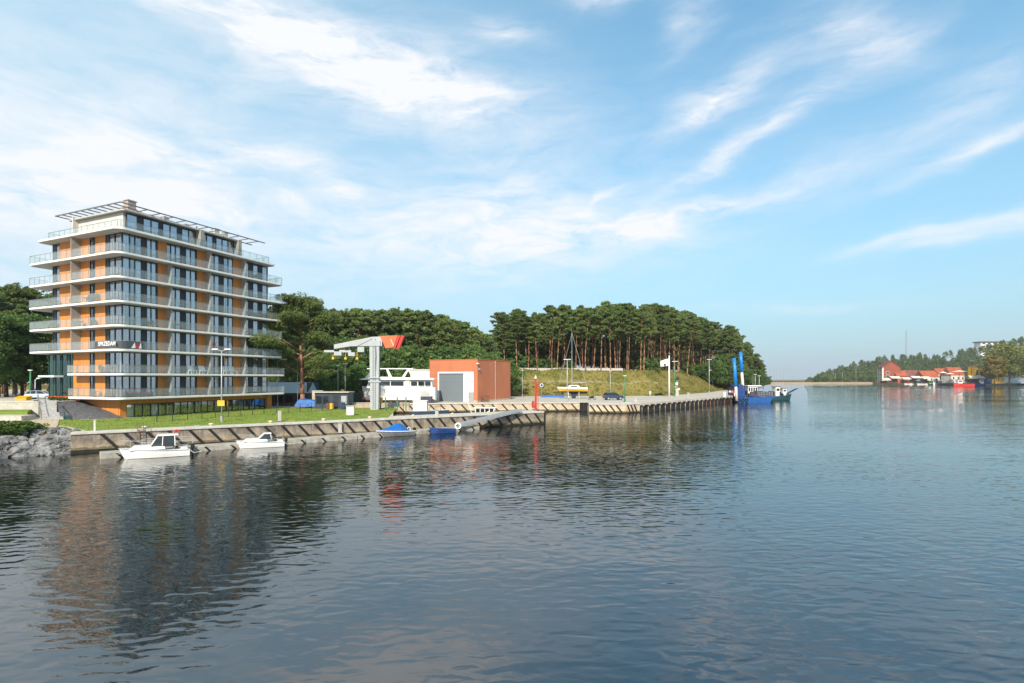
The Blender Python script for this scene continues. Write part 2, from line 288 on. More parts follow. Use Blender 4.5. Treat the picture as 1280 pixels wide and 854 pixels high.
# ------------------------------------------------------------------ mesh helpers
class MB:
    def __init__(s): s.v = []; s.f = []
    def add(s, vs, fs):
        o = len(s.v); s.v += [tuple(v) for v in vs]; s.f += [tuple(i+o for i in f) for f in fs]; return s
    def bx(s, x0, x1, y0, y1, z0, z1):
        return s.add([(x0,y0,z0),(x1,y0,z0),(x1,y1,z0),(x0,y1,z0),(x0,y0,z1),(x1,y0,z1),(x1,y1,z1),(x0,y1,z1)],
                     [(0,3,2,1),(4,5,6,7),(0,1,5,4),(1,2,6,5),(2,3,7,6),(3,0,4,7)])
    def prism(s, poly, z0, z1):
        n = len(poly); a = sum(poly[i][0]*poly[(i+1)%n][1]-poly[(i+1)%n][0]*poly[i][1] for i in range(n))
        if a < 0: poly = poly[::-1]
        return s.add([(p[0],p[1],z0) for p in poly]+[(p[0],p[1],z1) for p in poly],
                     [tuple(range(n))[::-1], tuple(range(n,2*n))]+[(i,(i+1)%n,(i+1)%n+n,i+n) for i in range(n)])
    def extr(s, poly, axis, a, b):
        """outline in the two other axes, extruded along axis from a to b"""
        n = len(poly)
        def mk(p, t): return {'x':(t,p[0],p[1]), 'y':(p[0],t,p[1]), 'z':(p[0],p[1],t)}[axis]
        return s.add([mk(p,a) for p in poly]+[mk(p,b) for p in poly], [tuple(range(n))[::-1], tuple(range(n,2*n))]+[(i,(i+1)%n,(i+1)%n+n,i+n) for i in range(n)])
    def cyl(s, p0, p1, r0, r1=None, n=8, caps=True):
        r1 = r0 if r1 is None else r1; p0, p1 = Vector(p0), Vector(p1); d = (p1-p0)
        if d.length < 1e-6: return s
        q = d.to_track_quat('Z','Y'); vs = []
        for p, r in ((p0,r0),(p1,r1)):
            for i in range(n):
                a = 2*math.pi*i/n; vs.append(p+q@Vector((math.cos(a)*r, math.sin(a)*r, 0)))
        fs = [(i,(i+1)%n,(i+1)%n+n,i+n) for i in range(n)]
        if caps: fs += [tuple(range(n))[::-1], tuple(range(n,2*n))]
        return s.add(vs, fs)
    def tube(s, pts, r, n=6):
        for i in range(len(pts)-1):
            ra = r[i] if isinstance(r,(list,tuple)) else r; rb = r[i+1] if isinstance(r,(list,tuple)) else r
            s.cyl(pts[i], pts[i+1], ra, rb, n)
        return s
    def bar(s, p0, p1, w, h):
        p0, p1 = Vector(p0), Vector(p1); d = p1-p0; u = d.normalized(); side = Vector((-u.y,u.x,0))
        if side.length < 1e-4: side = Vector((1,0,0))
        side.normalize(); up = u.cross(side); up.normalize(); vs = []
        for p in (p0,p1):
            for a, b in ((-1,-1),(1,-1),(1,1),(-1,1)): vs.append(p+side*(a*w/2)+up*(b*h/2))
        return s.add(vs, [(3,2,1,0),(4,5,6,7),(0,1,5,4),(1,2,6,5),(2,3,7,6),(3,0,4,7)])
    def ball(s, c, r, sz=(1,1,1), nu=10, nv=6):
        vs = [(c[0],c[1],c[2]-r*sz[2])]; fs = []
        for j in range(1,nv):
            t = math.pi*j/nv-math.pi/2
            for i in range(nu):
                a = 2*math.pi*i/nu; vs.append((c[0]+r*sz[0]*math.cos(t)*math.cos(a), c[1]+r*sz[1]*math.cos(t)*math.sin(a), c[2]+r*sz[2]*math.sin(t)))
        vs.append((c[0],c[1],c[2]+r*sz[2]))
        for i in range(nu):
            fs.append((0,1+(i+1)%nu,1+i)); fs.append((len(vs)-1, 1+(nv-2)*nu+i, 1+(nv-2)*nu+(i+1)%nu))
            for j in range(nv-2): fs.append((1+j*nu+i,1+j*nu+(i+1)%nu,1+(j+1)*nu+(i+1)%nu,1+(j+1)*nu+i))
        return s.add(vs, fs)
    def torus(s, c, r, t, axis='z', n=14, m=6):
        vs = []; fs = []
        for i in range(n):
            a = 2*math.pi*i/n
            for j in range(m):
                b = 2*math.pi*j/m; rr = r+t*math.cos(b); p = (rr*math.cos(a), rr*math.sin(a), t*math.sin(b))
                p = {'z':p,'x':(p[2],p[0],p[1]),'y':(p[0],p[2],p[1])}[axis]; vs.append((p[0]+c[0],p[1]+c[1],p[2]+c[2]))
        for i in range(n):
            for j in range(m): fs.append((i*m+j,((i+1)%n)*m+j,((i+1)%n)*m+(j+1)%m,i*m+(j+1)%m))
        return s.add(vs, fs)
    def build(s, name, m, parent=None, smooth=False, bevel=0.0):
        me = bpy.data.meshes.new(name); me.from_pydata(s.v, [], s.f); me.materials.append(m)
        if smooth: me.polygons.foreach_set('use_smooth', [True]*len(me.polygons))
        bm = bmesh.new(); bm.from_mesh(me); bmesh.ops.recalc_face_normals(bm, faces=bm.faces); bm.to_mesh(me); bm.free()
        o = bpy.data.objects.new(name, me); C.objects.link(o)
        if parent: o.parent = parent
        if bevel:
            b = o.modifiers.new('bevel','BEVEL'); b.width = bevel; b.segments = 2; b.limit_method = 'ANGLE'
        return o
def tag(o, label, cat, group=None):
    o['label'] = label; o['category'] = cat
    if group: o['group'] = group
    return o
def struct(o): o['kind'] = 'structure'; return o
def stuff(o, label, cat): o['kind'] = 'stuff'; o['label'] = label; o['category'] = cat; return o
def thing(name, label, cat, loc=(0,0,0), rz=0.0, group=None):
    o = bpy.data.objects.new(name, None); C.objects.link(o); o.location = loc; o.rotation_euler = (0,0,rz); o.empty_display_size = .3
    return tag(o, label, cat, group)
def dup(root, loc, rz=0.0, label=None, group=None, sc=None):
    r = root.copy(); C.objects.link(r); r.location = loc; r.rotation_euler = (0,0,rz)
    if sc is not None: r.scale = sc
    if label: r['label'] = label
    if group: r['group'] = group
    for ch in list(root.children):
        c = ch.copy(); C.objects.link(c); c.parent = r
        for g in list(ch.children):
            d = g.copy(); C.objects.link(d); d.parent = c
    return r
def move(o, loc, rz=0.0, sc=None):
    o.location = loc; o.rotation_euler = (0,0,rz)
    if sc is not None: o.scale = sc
    return o
def text(body, size, m, parent, loc, rot, name='lettering', ext=.01, bold=0.0):
    cu = bpy.data.curves.new('t','FONT'); cu.body = body; cu.size = size; cu.extrude = ext; cu.align_x = 'CENTER'; cu.align_y = 'CENTER'; cu.offset = bold
    t = bpy.data.objects.new('t', cu); me = bpy.data.meshes.new_from_object(t); bpy.data.objects.remove(t)
    me.materials.clear(); me.materials.append(m); o = bpy.data.objects.new(name, me); C.objects.link(o); o.parent = parent; o.location = loc; o.rotation_euler = rot
    return o
M['pergola'] = mat('dark_grey_pergola_steel', (.13,.14,.15), .5, .1)
M['ponton'] = mat('grimy_pontoon_concrete', (.40,.375,.33), .9, .25, 1.6, .3, 10, col2=(.22,.195,.16))
M['divider'] = mat('grey_balcony_divider', (.30,.285,.255), .85, .12, 1.5)
M['drysoil'] = mat('dry_trodden_soil', (.24,.19,.10), .95, .2, .6, col2=(.15,.14,.05))
M['pinkrender'] = mat('pinkish_grey_render', (.42,.33,.29), .85, .1, 2)
# ================================================================== SETTING
# ---- water
def water_mat():
    m = bpy.data.materials.new('harbour_water'); m.use_nodes = True
    n, l = m.node_tree.nodes, m.node_tree.links; b = n['Principled BSDF']
    b.inputs['Base Color'].default_value = (.005,.009,.010,1); b.inputs['Roughness'].default_value = .0; b.inputs['IOR'].default_value = 2.3; b.inputs['Specular IOR Level'].default_value = .5
    geo = n.new('ShaderNodeNewGeometry')
    def layer(scale, sc, rot, detail, rough=.5, dist=0.0):
        mp = n.new('ShaderNodeMapping'); mp.inputs['Scale'].default_value = sc; mp.inputs['Rotation'].default_value = (0,0,R(rot)); l.new(geo.outputs['Position'], mp.inputs[0])
        z = n.new('ShaderNodeTexNoise'); z.inputs['Scale'].default_value = scale; z.inputs['Detail'].default_value = detail; z.inputs['Roughness'].default_value = rough; z.inputs['Distortion'].default_value = dist
        l.new(mp.outputs[0], z.inputs['Vector']); return z.outputs['Fac']
    def mm(op, a, c):
        q = n.new('ShaderNodeMath'); q.operation = op
        for i, v in enumerate((a, c)):
            if isinstance(v,(int,float)): q.inputs[i].default_value = v
            else: l.new(v, q.inputs[i])
        return q.outputs[0]
    swell = layer(.42, (.40,1,1), 14, 0, .4)
    chop = layer(2.5, (.5,1,1), -10, 0.6, .4, .5)
    rip = layer(6.5, (.7,1,1), 22, 3)
    patch = layer(.035, (.5,1,1), 10, 3)         # gusts: calmer and livelier areas
    mr = n.new('ShaderNodeMapRange'); mr.inputs[1].default_value = .38; mr.inputs[2].default_value = .62; mr.inputs[3].default_value = .35; mr.inputs[4].default_value = 1.35; l.new(patch, mr.inputs[0])
    h = mm('ADD', mm('MULTIPLY', swell, .035), mm('MULTIPLY', mr.outputs[0], mm('ADD', mm('MULTIPLY', chop, .037), mm('MULTIPLY', rip, .0035))))
    bp = n.new('ShaderNodeBump'); bp.inputs['Strength'].default_value = 1.0; bp.inputs['Distance'].default_value = 1.0; l.new(h, bp.inputs['Height']); l.new(bp.outputs[0], b.inputs['Normal'])
    return m
struct(MB().add([(-9000,-300,0),(9000,-300,0),(9000,9000,0),(-9000,9000,0)], [(0,1,2,3)]).build('water', water_mat()))
struct(MB().add([(-9000,-300,-6),(9000,-300,-6),(9000,9000,-6),(-9000,9000,-6)], [(0,1,2,3)]).build('sea_bed', M['soil']))

# ---- land on the near bank
GZ = 1.85
A0 = Vector((-41.1,48.4)); AD = Vector((.826,.564)).normalized(); AN = Vector((-AD.y, AD.x))
def A(t, b=0.0): p = A0+AD*t+AN*b; return (p.x, p.y)
J0 = A(32.9)
land = [A(0,.3), A(32.9,.3), A(32.9,3.6), (-24,104.4), (14.3,110.2), (14.6,112.6), (16.4,112.6), (15.4,104.3), (22.7,103.7), (26,106.1), (66.7,155.2), (100,225), (150,330), (240,520), (290,640), (250,720), (-420,720), (-420,60), (-110,38), (-75,41.5), (-56,44.6), (-46.9,47.8), (-44.2,49.8), A(0,3.2)]
struct(MB().prism(land, -3, GZ).build('ground', M['apron']))
lawn = [A(1.0,2.2), A(31.2,1.4), (-19.6,89), (-38,92), (-42,90), (-50.2,66.6), (-52,64.9), (-56.6,65.2), (-58,62), (-50,57.2), (-47,55.2)]
struct(MB().prism(lawn, GZ-.2, GZ+.03).build('lawn', M['lawn']))
def inside(p, poly):
    c = False; j = len(poly)-1
    for i in range(len(poly)):
        a, b = poly[i], poly[j]
        if (a[1] > p[1]) != (b[1] > p[1]) and p[0] < (b[0]-a[0])*(p[1]-a[1])/(b[1]-a[1])+a[0]: c = not c
        j = i
    return c
rg = random.Random(3)
tb = MB(); k = 0
while k < 9000:
    x, y = rg.uniform(-59,-14), rg.uniform(50,93)
    if not inside((x,y), lawn): continue
    k += 1; a = rg.uniform(0,6.28); hh = rg.uniform(.05,.16)*(2 if rg.random()<.04 else 1); w = rg.uniform(.02,.07)
    tb.add([(x-w*math.cos(a),y-w*math.sin(a),GZ+.02),(x+w*math.cos(a),y+w*math.sin(a),GZ+.02),(x+rg.uniform(-.06,.06),y+rg.uniform(-.06,.06),GZ+.03+hh)], [(0,1,2)])
stuff(tb.build('lawn_grass', M['lawn']), 'short green grass blades of the lawn between apartment block and quay', 'grass')

# ---- left shore: rock slope, sandy path, bank
def sm(t): t = max(0., min(1., t)); return t*t*(3-2*t)
shore = [(-41.7,47.9),(-43,46.9),(-44.8,45.4),(-56,42.6),(-75,39.5),(-112,35)]
top = [(-42.4,50.9),(-44.2,49.7),(-46.9,47.7),(-56,44.5),(-75,41.4),(-112,37)]
def lerp(a,b,t): return (a[0]+(b[0]-a[0])*t, a[1]+(b[1]-a[1])*t)
def along(pl, t):
    t *= len(pl)-1; i = min(int(t), len(pl)-2); return lerp(pl[i], pl[i+1], t-i)
def bankpt(u, v):
    p = lerp(along(shore,u), along(top,u), v); z = -.7+2.62*(1-(1-min(1,max(0,v)))**1.5)+ (0.10*math.sin(p[0]*2.1+p[1])+.07*math.sin(p[0]*.9-p[1]*3))*(1 if .02<v<.97 else 0)
    return (p[0], p[1], z)
bk = MB(); nu, nv = 70, 12
bk.add([bankpt(i/nu, j/nv*1.04-.04) for i in range(nu+1) for j in range(nv+1)], [(i*(nv+1)+j,(i+1)*(nv+1)+j,(i+1)*(nv+1)+j+1,i*(nv+1)+j+1) for i in range(nu) for j in range(nv)])
struct(bk.build('shore_slope', M['soil'], smooth=True))
rk = MB()
for k in range(760):
    u = rg.random()**1.8; v = rg.uniform(.0,.98 if rg.random()<.5 else .6); p = bankpt(u, v); r = (.14+.42*rg.random()**2)*(1.3-v*.5)
    o = len(rk.v); rk.ball((p[0],p[1],p[2]+r*.15), r, (rg.uniform(.8,1.5),rg.uniform(.7,1.2),rg.uniform(.5,.85)), 6, 4)
    for i in range(o, len(rk.v)): rk.v[i] = tuple(c+rg.uniform(-.22,.22)*r for c in rk.v[i])
stuff(rk.build('riprap', M['rock']), 'grey riprap stones heaped along the water at the lower left', 'rocks')
path_poly = [(-47.5,54.2),(-56,53.2),(-72,51.2),(-112,48),(-112,57),(-72,62),(-60,63.0),(-56.6,65.0),(-50,57.3)]
struct(MB().prism(path_poly, 1.0, 1.935).build('sand_path', M['sand']))
struct(MB().prism([(-42.6,50.8),(-44.2,49.7),(-46.9,47.7),(-56,44.5),(-75,41.4),(-112,37.5),(-112,50),(-72,53.5),(-56,55),(-47.3,55.0)], 1.0, 1.9).build('grass_bank', M['drygrass']))
struct(MB().prism([(-58.5,62.0),(-76,61.2),(-112,59),(-112,63.0),(-63,64.4),(-59.0,64.4)], 1.2, 2.5).build('path', M['coping']))
# upper terrace behind the retaining wall
TZ = 4.0
terr = [(-58.3,66.8),(-62.5,72.4),(-65.8,72.5),(-64.8,70.4),(-69,70.2),(-120,68),(-300,70),(-300,300),(-110,300),(-66,92),(-64,84.7),(-58.4,70.9)]
struct(MB().prism(terr, .5, TZ).build('terrace', M['apron']))
struct(MB().prism([(-64.6,69.9),(-69,69.6),(-120,67.4),(-120,63),(-60.2,64.6)], 1.2, 2.85).build('grass_verge', M['lawn']))

# ---- wooded embankment
BL = [(-160,128),(-60,132),(-22,134),(-4,146),(10,150),(32,151),(46.5,154),(73,191),(96,232),(140,310),(200,420),(262,560)]
def yb(x):
    for i in range(len(BL)-1):
        if BL[i][0] <= x <= BL[i+1][0]: t = (x-BL[i][0])/(BL[i+1][0]-BL[i][0]); return BL[i][1]+t*(BL[i+1][1]-BL[i][1])
    return BL[0][1] if x < BL[0][0] else BL[-1][1]
def ht(x):  # bank height along the shore
    if x < -20: return 2.6
    if x < 0: return 2.6+(x+20)/20*5.2
    if x < 55: return 7.8
    if x < 150: return 7.8-(x-55)/95*5.8
    return 1.5
def hz(x, y):
    slope = 1.0 if x < 46 else .55
    d = (y-yb(x))*slope
    return 1.8+ht(x)*(.85*sm(d/13)+.15*min(1,max(0,d/13)))+.25*math.sin(x*.35+y*.2)*sm(d/6)+(.35*math.sin(x*.13)+.2*math.sin(x*.47+1))*sm(d/9)
hv = []; xs = list(np.arange(-180, 62, 2.0))+list(np.arange(62, 262, 5.0)); ds = list(np.arange(-1, 22, 1.0))+list(np.arange(22, 120, 7))
for x in xs:
    for d in ds: hv.append((x, yb(x)+d, hz(x, yb(x)+d)))
n2 = len(ds)
hf = [(i*n2+j,(i+1)*n2+j,(i+1)*n2+j+1,i*n2+j+1) for i in range(len(xs)-1) for j in range(n2-1)]
struct(MB().add(hv, hf).build('embankment', M['drygrass'], smooth=True))
tf = MB()
for k in range(5200):
    x = rg.uniform(-8,120); d = rg.uniform(.3,17)/(1 if x<46 else .6); y = yb(x)+d; z = hz(x,y); a = rg.uniform(0,6.28); hh = rg.uniform(.15,.5)*(1.8 if rg.random()<.06 else 1); w = rg.uniform(.15,.5)
    for q in range(2):
        a += 1.3; tf.add([(x-w*math.cos(a),y-w*math.sin(a),z-.05),(x+w*math.cos(a),y+w*math.sin(a),z-.05),(x+rg.uniform(-.2,.2),y+rg.uniform(-.2,.2),z+hh)], [(0,1,2)])
stuff(tf.build('bank_grass', M['drygrass']), 'dry yellow green tussock grass covering the embankment slope', 'grass')
pm = MB(); px_s = [3+i*2.0 for i in range(28)]
pm.add([(x,yb(x)+d_,hz(x,yb(x)+d_)+.07) for x in px_s for d_ in (6.2,6.6,7.0)],[(i*3+j,i*3+j+3,i*3+j+4,i*3+j+1) for i in range(27) for j in range(2)])
struct(pm.build('trodden_path', M['drysoil']))
struct(MB().prism([(-6,141.5),(30,147.6),(30,148.6),(-6,142.5)], 1.7, 1.88).build('pavement', M['coping']))

# ---- far right bank and spit
rb = [(452,830),(470,690),(482,590),(486,535),(497,500),(498,440),(520,380),(900,380),(1500,1600),(400,1700),(440,1000)]
struct(MB().prism(rb, -3, 2.2).build('far_bank', M['farland']))
struct(MB().prism([(296,645),(380,655),(466,672),(458,720),(300,700)], -2, 1.9).build('sand_spit', M['beach']))
def hh_(x, y):   # far wooded hill
    t = (x-470)/480; e = sm((y-700)/160)*sm((x/y-.60)/.06)
    return 2+e*(4+34*sm(t*1.15))*(1-.0*y)
fv = []; fx = np.linspace(430,1500,60); fy = np.linspace(690,1150,16)
for x in fx:
    for y in fy: fv.append((x, y, hh_(x,y)-.3))
struct(MB().add(fv, [(i*16+j,(i+1)*16+j,(i+1)*16+j+1,i*16+j+1) for i in range(59) for j in range(15)]).build('far_hill', M['soil'], smooth=True))

# ---- quays
def frame(p0, p1): d = Vector((p1[0]-p0[0], p1[1]-p0[1])); return d.length, math.atan2(d.y, d.x)
def fender(mb, x, top, bot, dx, w=.17, proud=.12):
    mb.add([(x-w,-proud,top),(x+w,-proud,top),(x+w,.02,top),(x-w,.02,top),(x+dx-w,-proud,bot),(x+dx+w,-proud,bot),(x+dx+w,.02,bot),(x+dx-w,.02,bot)],
           [(0,1,2,3),(4,7,6,5),(0,4,5,1),(1,5,6,2),(2,6,7,3),(3,7,4,0)])
def quay(label, p0, p1, step, face, start=1.0, dx=1.25, th=.55, skip=()):
    ln, an = frame(p0, p1); t = thing('quay_wall', label, 'quay wall', (p0[0],p0[1],0), an)
    w = MB()
    nseg = max(1, int(ln/6))
    for i in range(nseg):
        a, b = ln*i/nseg, ln*(i+1)/nseg; w.extr([(0,-2.5),(th,-2.5),(th,1.72),(0,1.72),(0,.25),(.18,.1)], 'x', a+.012, b-.012)
    w.build('facing', face, t)
    cp = MB()
    for i in range(nseg): cp.bx(ln*i/nseg+.01, ln*(i+1)/nseg-.01, -.13, 1.15, 1.72, 1.955)
    cp.build('coping', M['coping'], t, bevel=.03)
    MB().bx(.05, ln-.05, -.02, .06, -.4, .16).build('tide_band', M['pile'], t)
    x = start
    while x+dx < ln-.2:
        if not any(a < x < b for a, b in skip):
            f = MB(); fender(f, x, 1.66, .20, dx); f.build('fender', M['rubber'], t)
        x += step
    return t
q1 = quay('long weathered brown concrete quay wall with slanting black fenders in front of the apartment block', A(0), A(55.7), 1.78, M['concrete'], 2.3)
MB().bx(32.9, 55.7, 1.15, 3.6, 1.55, 1.93).build('jetty_deck', M['coping'], q1)
MB().bx(32.9, 55.7, .55, 3.5, -2.5, 1.55).build('jetty_core', M['concrete'], q1)
MB().bx(55.7, 55.95, -.1, 3.6, -1, 1.9).build('end_fender', M['rubber'], q1)
lad = MB()
for yy in (5.05,5.55): lad.bx(yy-.03,yy+.03,-.30,-.24,-.3,2.7)
for i in range(9): lad.bx(5.05,5.55,-.29,-.25,.1+i*.3,.14+i*.3)
lad.build('ladder', M['rust'], q1)
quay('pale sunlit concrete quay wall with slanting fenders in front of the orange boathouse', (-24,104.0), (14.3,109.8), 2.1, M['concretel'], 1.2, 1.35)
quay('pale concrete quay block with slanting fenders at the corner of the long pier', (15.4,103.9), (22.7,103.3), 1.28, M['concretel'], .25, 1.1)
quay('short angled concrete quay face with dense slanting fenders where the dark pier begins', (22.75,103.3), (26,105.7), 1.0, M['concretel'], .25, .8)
# recess with sheet piles
t = thing('sheet_pile_wall', 'dark tarred sheet piles in the gap between the two pale quay walls', 'sheet piles', (14.3,110.2,0))
sp = MB()
for i in range(5): sp.bx(.05+i*.4,.35+i*.4,1.6+(i%2)*.12,2.4,-2,1.8)
sp.build('piling', M['pile'], t); MB().bx(0,2.2,1.5,2.6,1.8,1.95).build('cap_beam', M['coping'], t)
# dark pier
ln, an = frame((26,105.8),(66.7,154.8))
t = thing('pier', 'long dark timber faced pier with pale deck running out towards the blue dredger', 'pier', (26,105.8,0), an)
MB().bx(0,ln,.12,3,-2.5,1.5).build('dark_face', M['pile'], t)
MB().bx(0,ln,-.25,4,1.52,1.97).build('deck', M['apron'], t, bevel=.03)
for i in range(22):
    x = 1.2+i*2.9; MB().cyl((x,.1,-2),(x,.1,1.5),.14,.14,8).build('pile', M['concrete'] if i<13 else M['rust'], t); 
    MB().bx(x-.3,x+.3,-.31,-.25,1.3,1.75).build('pile_cap', M['coping'], t)

# ---- floating pontoon
p0, p1 = (-35.6,44.9), (-4.4,71.2); ln, an = frame(p0,p1)
t = thing('pontoon', 'long low concrete mooring pontoon lying along the foot of the brown quay wall', 'pontoon', (p0[0],p0[1],0), an)
po = MB(); ns = 7
for i in range(ns): po.bx(ln*i/ns+.04, ln*(i+1)/ns-.04, 0, 1.9, -.3, .48)
po.build('deck', M['ponton'], t, bevel=.04)
for i in range(18):
    f = MB(); fender(f, 1.2+i*2.25, .42, -.05, .45, .12, .05); f.build('bumper', M['rubber'], t)
rl = MB(); rl.tube([(3.2,1.8,.48),(3.2,1.8,1.35),(7.2,1.8,1.35),(7.2,1.8,.48)], .03); rl.cyl((3.2,1.8,.95),(7.2,1.8,.95),.025); rl.build('railing', M['steel'], t)
for lb, px, py in (('grey mooring post on the pontoon right of the first white motorboat',246,549),('grey mooring post on the pontoon left of the blue covered boat',425,541),('tall pale post on the pontoon beside the small blue rowboat',546,533)):
    g = G(px, py, .5); hgt = {246:1.45,425:1.15,546:2.2}[px]
    tp = thing('mooring_post', lb, 'post', (g.x, g.y, .47), an, 'posts standing on the pontoon')
    MB().bx(-.17,.17,-.17,.17,0,hgt).build('shaft', M['coping'], tp, bevel=.02); MB().bx(-.2,.2,-.2,.2,hgt,hgt+.09).build('cap', M['steel'], tp); MB().bx(-.3,.3,-.3,.3,0,.06).build('base_plate', M['steel'], tp)

# ================================================================== APARTMENT BLOCK
O = Vector((-49.4,65.0)); ct, st = .398, .917
def xr(px, y=1.4): r = (px-640)/F; return (O.x-st*y-r*(O.y+ct*y))/(st*r-ct)
def yl(px, x=1.4): r = (px-640)/F; return (O.x+ct*x-r*(O.y+st*x))/(ct*r+st)
BA = math.atan2(st, ct)
bld = thing('apartment_building', 'seven storey apartment block with orange timber panels, white balcony slabs and glass railings', 'building', (O.x,O.y,GZ), BA)
def Bp(m): # shift to base height
    m.v = [(x,y,z-GZ) for x,y,z in m.v]; return m
LV = [4.40+3.08*i for i in range(8)]           # slab centre heights
XE, YE = xr(334), yl(66)                       # ends of the walls
def slab_poly(x1, y1, r=1.1, r2=.5):
    p = []
    for (cx,cy,a0,rr) in ((r,r,180,r),(x1-r2,r2,270,r2),(x1-r2,y1-r2,0,r2),(r2,y1-r2,90,r2)):
        for i in range(7): a = R(a0+15*i); p.append((cx+rr*math.cos(a), cy+rr*math.sin(a)))
    return p
def rail(z, pts, h=1.08, gl=True):
    m, g = MB(), MB()
    for a, b in zip(pts[:-1], pts[1:]):
        a, b = Vector(a), Vector(b); d = b-a; n_ = max(1, round(d.length/1.25))
        m.bar((a.x,a.y,z+h),(b.x,b.y,z+h),.05,.045)
        for i in range(n_+1):
            p = a+d*(i/n_); m.bx(p.x-.018,p.x+.018,p.y-.018,p.y+.018,z,z+h)
        for i in range(n_):
            p, q = a+d*((i+.012)/n_), a+d*((i+.988)/n_); g.bar((p.x,p.y,z+h*.53),(q.x,q.y,z+h*.53),.02,h*.84)
    o = Bp(m).build('balcony_railing', M['steelthin'], bld)
    if gl: Bp(g).build('glass_panel', M['railglass'], o)
    return o
XEND = [xr(357,0),xr(357,0),25.9,25.9,26.0,26.0,25.9,24.4]
YEND = [yl(83,0),yl(82,0),20.3,20.3,20.4,20.3,20.2,18.1]
for i, z in enumerate(LV):
    x1, y1 = XEND[i], YEND[i]
    sl_ = Bp(MB().prism(slab_poly(x1,y1), z-.11, z+.17)).build('balcony_slab', M['white'], bld, bevel=.03)
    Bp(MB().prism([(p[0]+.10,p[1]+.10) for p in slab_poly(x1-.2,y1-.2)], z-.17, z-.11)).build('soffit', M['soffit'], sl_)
    if i < 7: rail(z+.17, [(2.2,y1-.12),(.12,y1-.12),(.12,1.1),(.42,.42),(1.1,.12),(x1-.12,.12),(x1-.12,3.2)])
rail(LV[7]+.17, [(3.4,y1-1.0),(.9,y1-1.0),(.9,1.5),(1.1,1.1),(1.5,.9),(xr(336,.9),.9),(xr(336,.9),4.5)], 1.15)
Bp(MB().prism([(p[0]+.35,p[1]+.35) for p in slab_poly(XEND[7]-.7,YEND[7]-.7)], LV[7]+.17, LV[7]+.25)).build('terrace_planting', M['dark'], bld)
# inner dark core behind the facade
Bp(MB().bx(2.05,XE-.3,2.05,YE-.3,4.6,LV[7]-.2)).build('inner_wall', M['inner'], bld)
def window(a, b, z0, z1, face, pattern, off=1.4, m_frame=None, gl='winglass', seed=0, name='window'):
    """face 'r': along x at y=off; face 'l': along y at x=off. pattern: list of (weight, kind)"""
    rr = random.Random(seed); fr_, gl_, cu = MB(), MB(), MB(); tot = sum(w for w,_ in pattern); u = a
    def bxx(mb, u0, u1, d0, d1, zz0, zz1):
        if face == 'r': mb.bx(u0,u1,off+d0,off+d1,zz0,zz1)
        else: mb.bx(off+d0,off+d1,u0,u1,zz0,zz1)
    bxx(fr_, a, b, -.02, .14, z0, z0+.07); bxx(fr_, a, b, -.02, .14, z1-.09, z1)
    edges = [a]
    for w, k in pattern:
        u2 = u+(b-a)*w/tot; edges.append(u2)
        if k == 'x': bxx(fr_, u, u2, .02, .12, z0+.07, z1-.09)      # solid dark panel
        else:
            bxx(gl_, u+.03, u2-.03, .05, .07, z0+.07, z1-.09)
            if k == 'c':
                c0 = z0+.1+ (0 if rr.random() < .75 else (z1-z0)*rr.uniform(.1,.4)); bxx(cu, u+.06, u2-.06, .12, .15, c0, z1-.12-(rr.random()<.25)*.25)
            elif k == 'h': bxx(cu, u+.06, u+(u2-u)*rr.uniform(.3,.6), .30, .34, z0+.1, z1-.1)
        u = u2
    for i, e in enumerate(edges):
        wd = .05 if 0 < i < len(edges)-1 else .06
        bxx(fr_, max(a,e-wd), min(b,e+wd), -.025, .13, z0+.07, z1-.09)
    o = Bp(fr_).build(name, m_frame or M['dark'], bld)
    if gl_.v: Bp(gl_).build('pane', M[gl], o)
    if cu.v: Bp(cu).build('curtain', M['curtain'], o)
    return o
wr = [(153.5,197),(208,246),(257,291),(301,334)]           # window bays of the sunless long side
woods_r = [(197,208),(246,257),(291,301)]
pat_r = [[(1.25,'c'),(.9,'d'),(1.2,'c'),(.9,'x'),(.85,'c'),(.95,'c'),(.25,'x')],
         [(.7,'d'),(.75,'c'),(.85,'c'),(.8,'x'),(.85,'c'),(.85,'c'),(.2,'x')],
         [(.6,'d'),(.8,'c'),(.8,'c'),(.7,'x'),(.8,'c'),(.8,'c')],
         [(.5,'d'),(.8,'c'),(.7,'x'),(.9,'c'),(.7,'x'),(.9,'c')]]
wl = [(124+8,150),(112.5,119.5),(66,75)]
woods_l = [(119.5,132),(101,112.5),(75,101)]
pat_l = [[(1.0,'h'),(.8,'d'),(.5,'x')],[(1,'x'),(1,'d')],[(1,'h'),(.7,'x')]]
rs = random.Random(5)
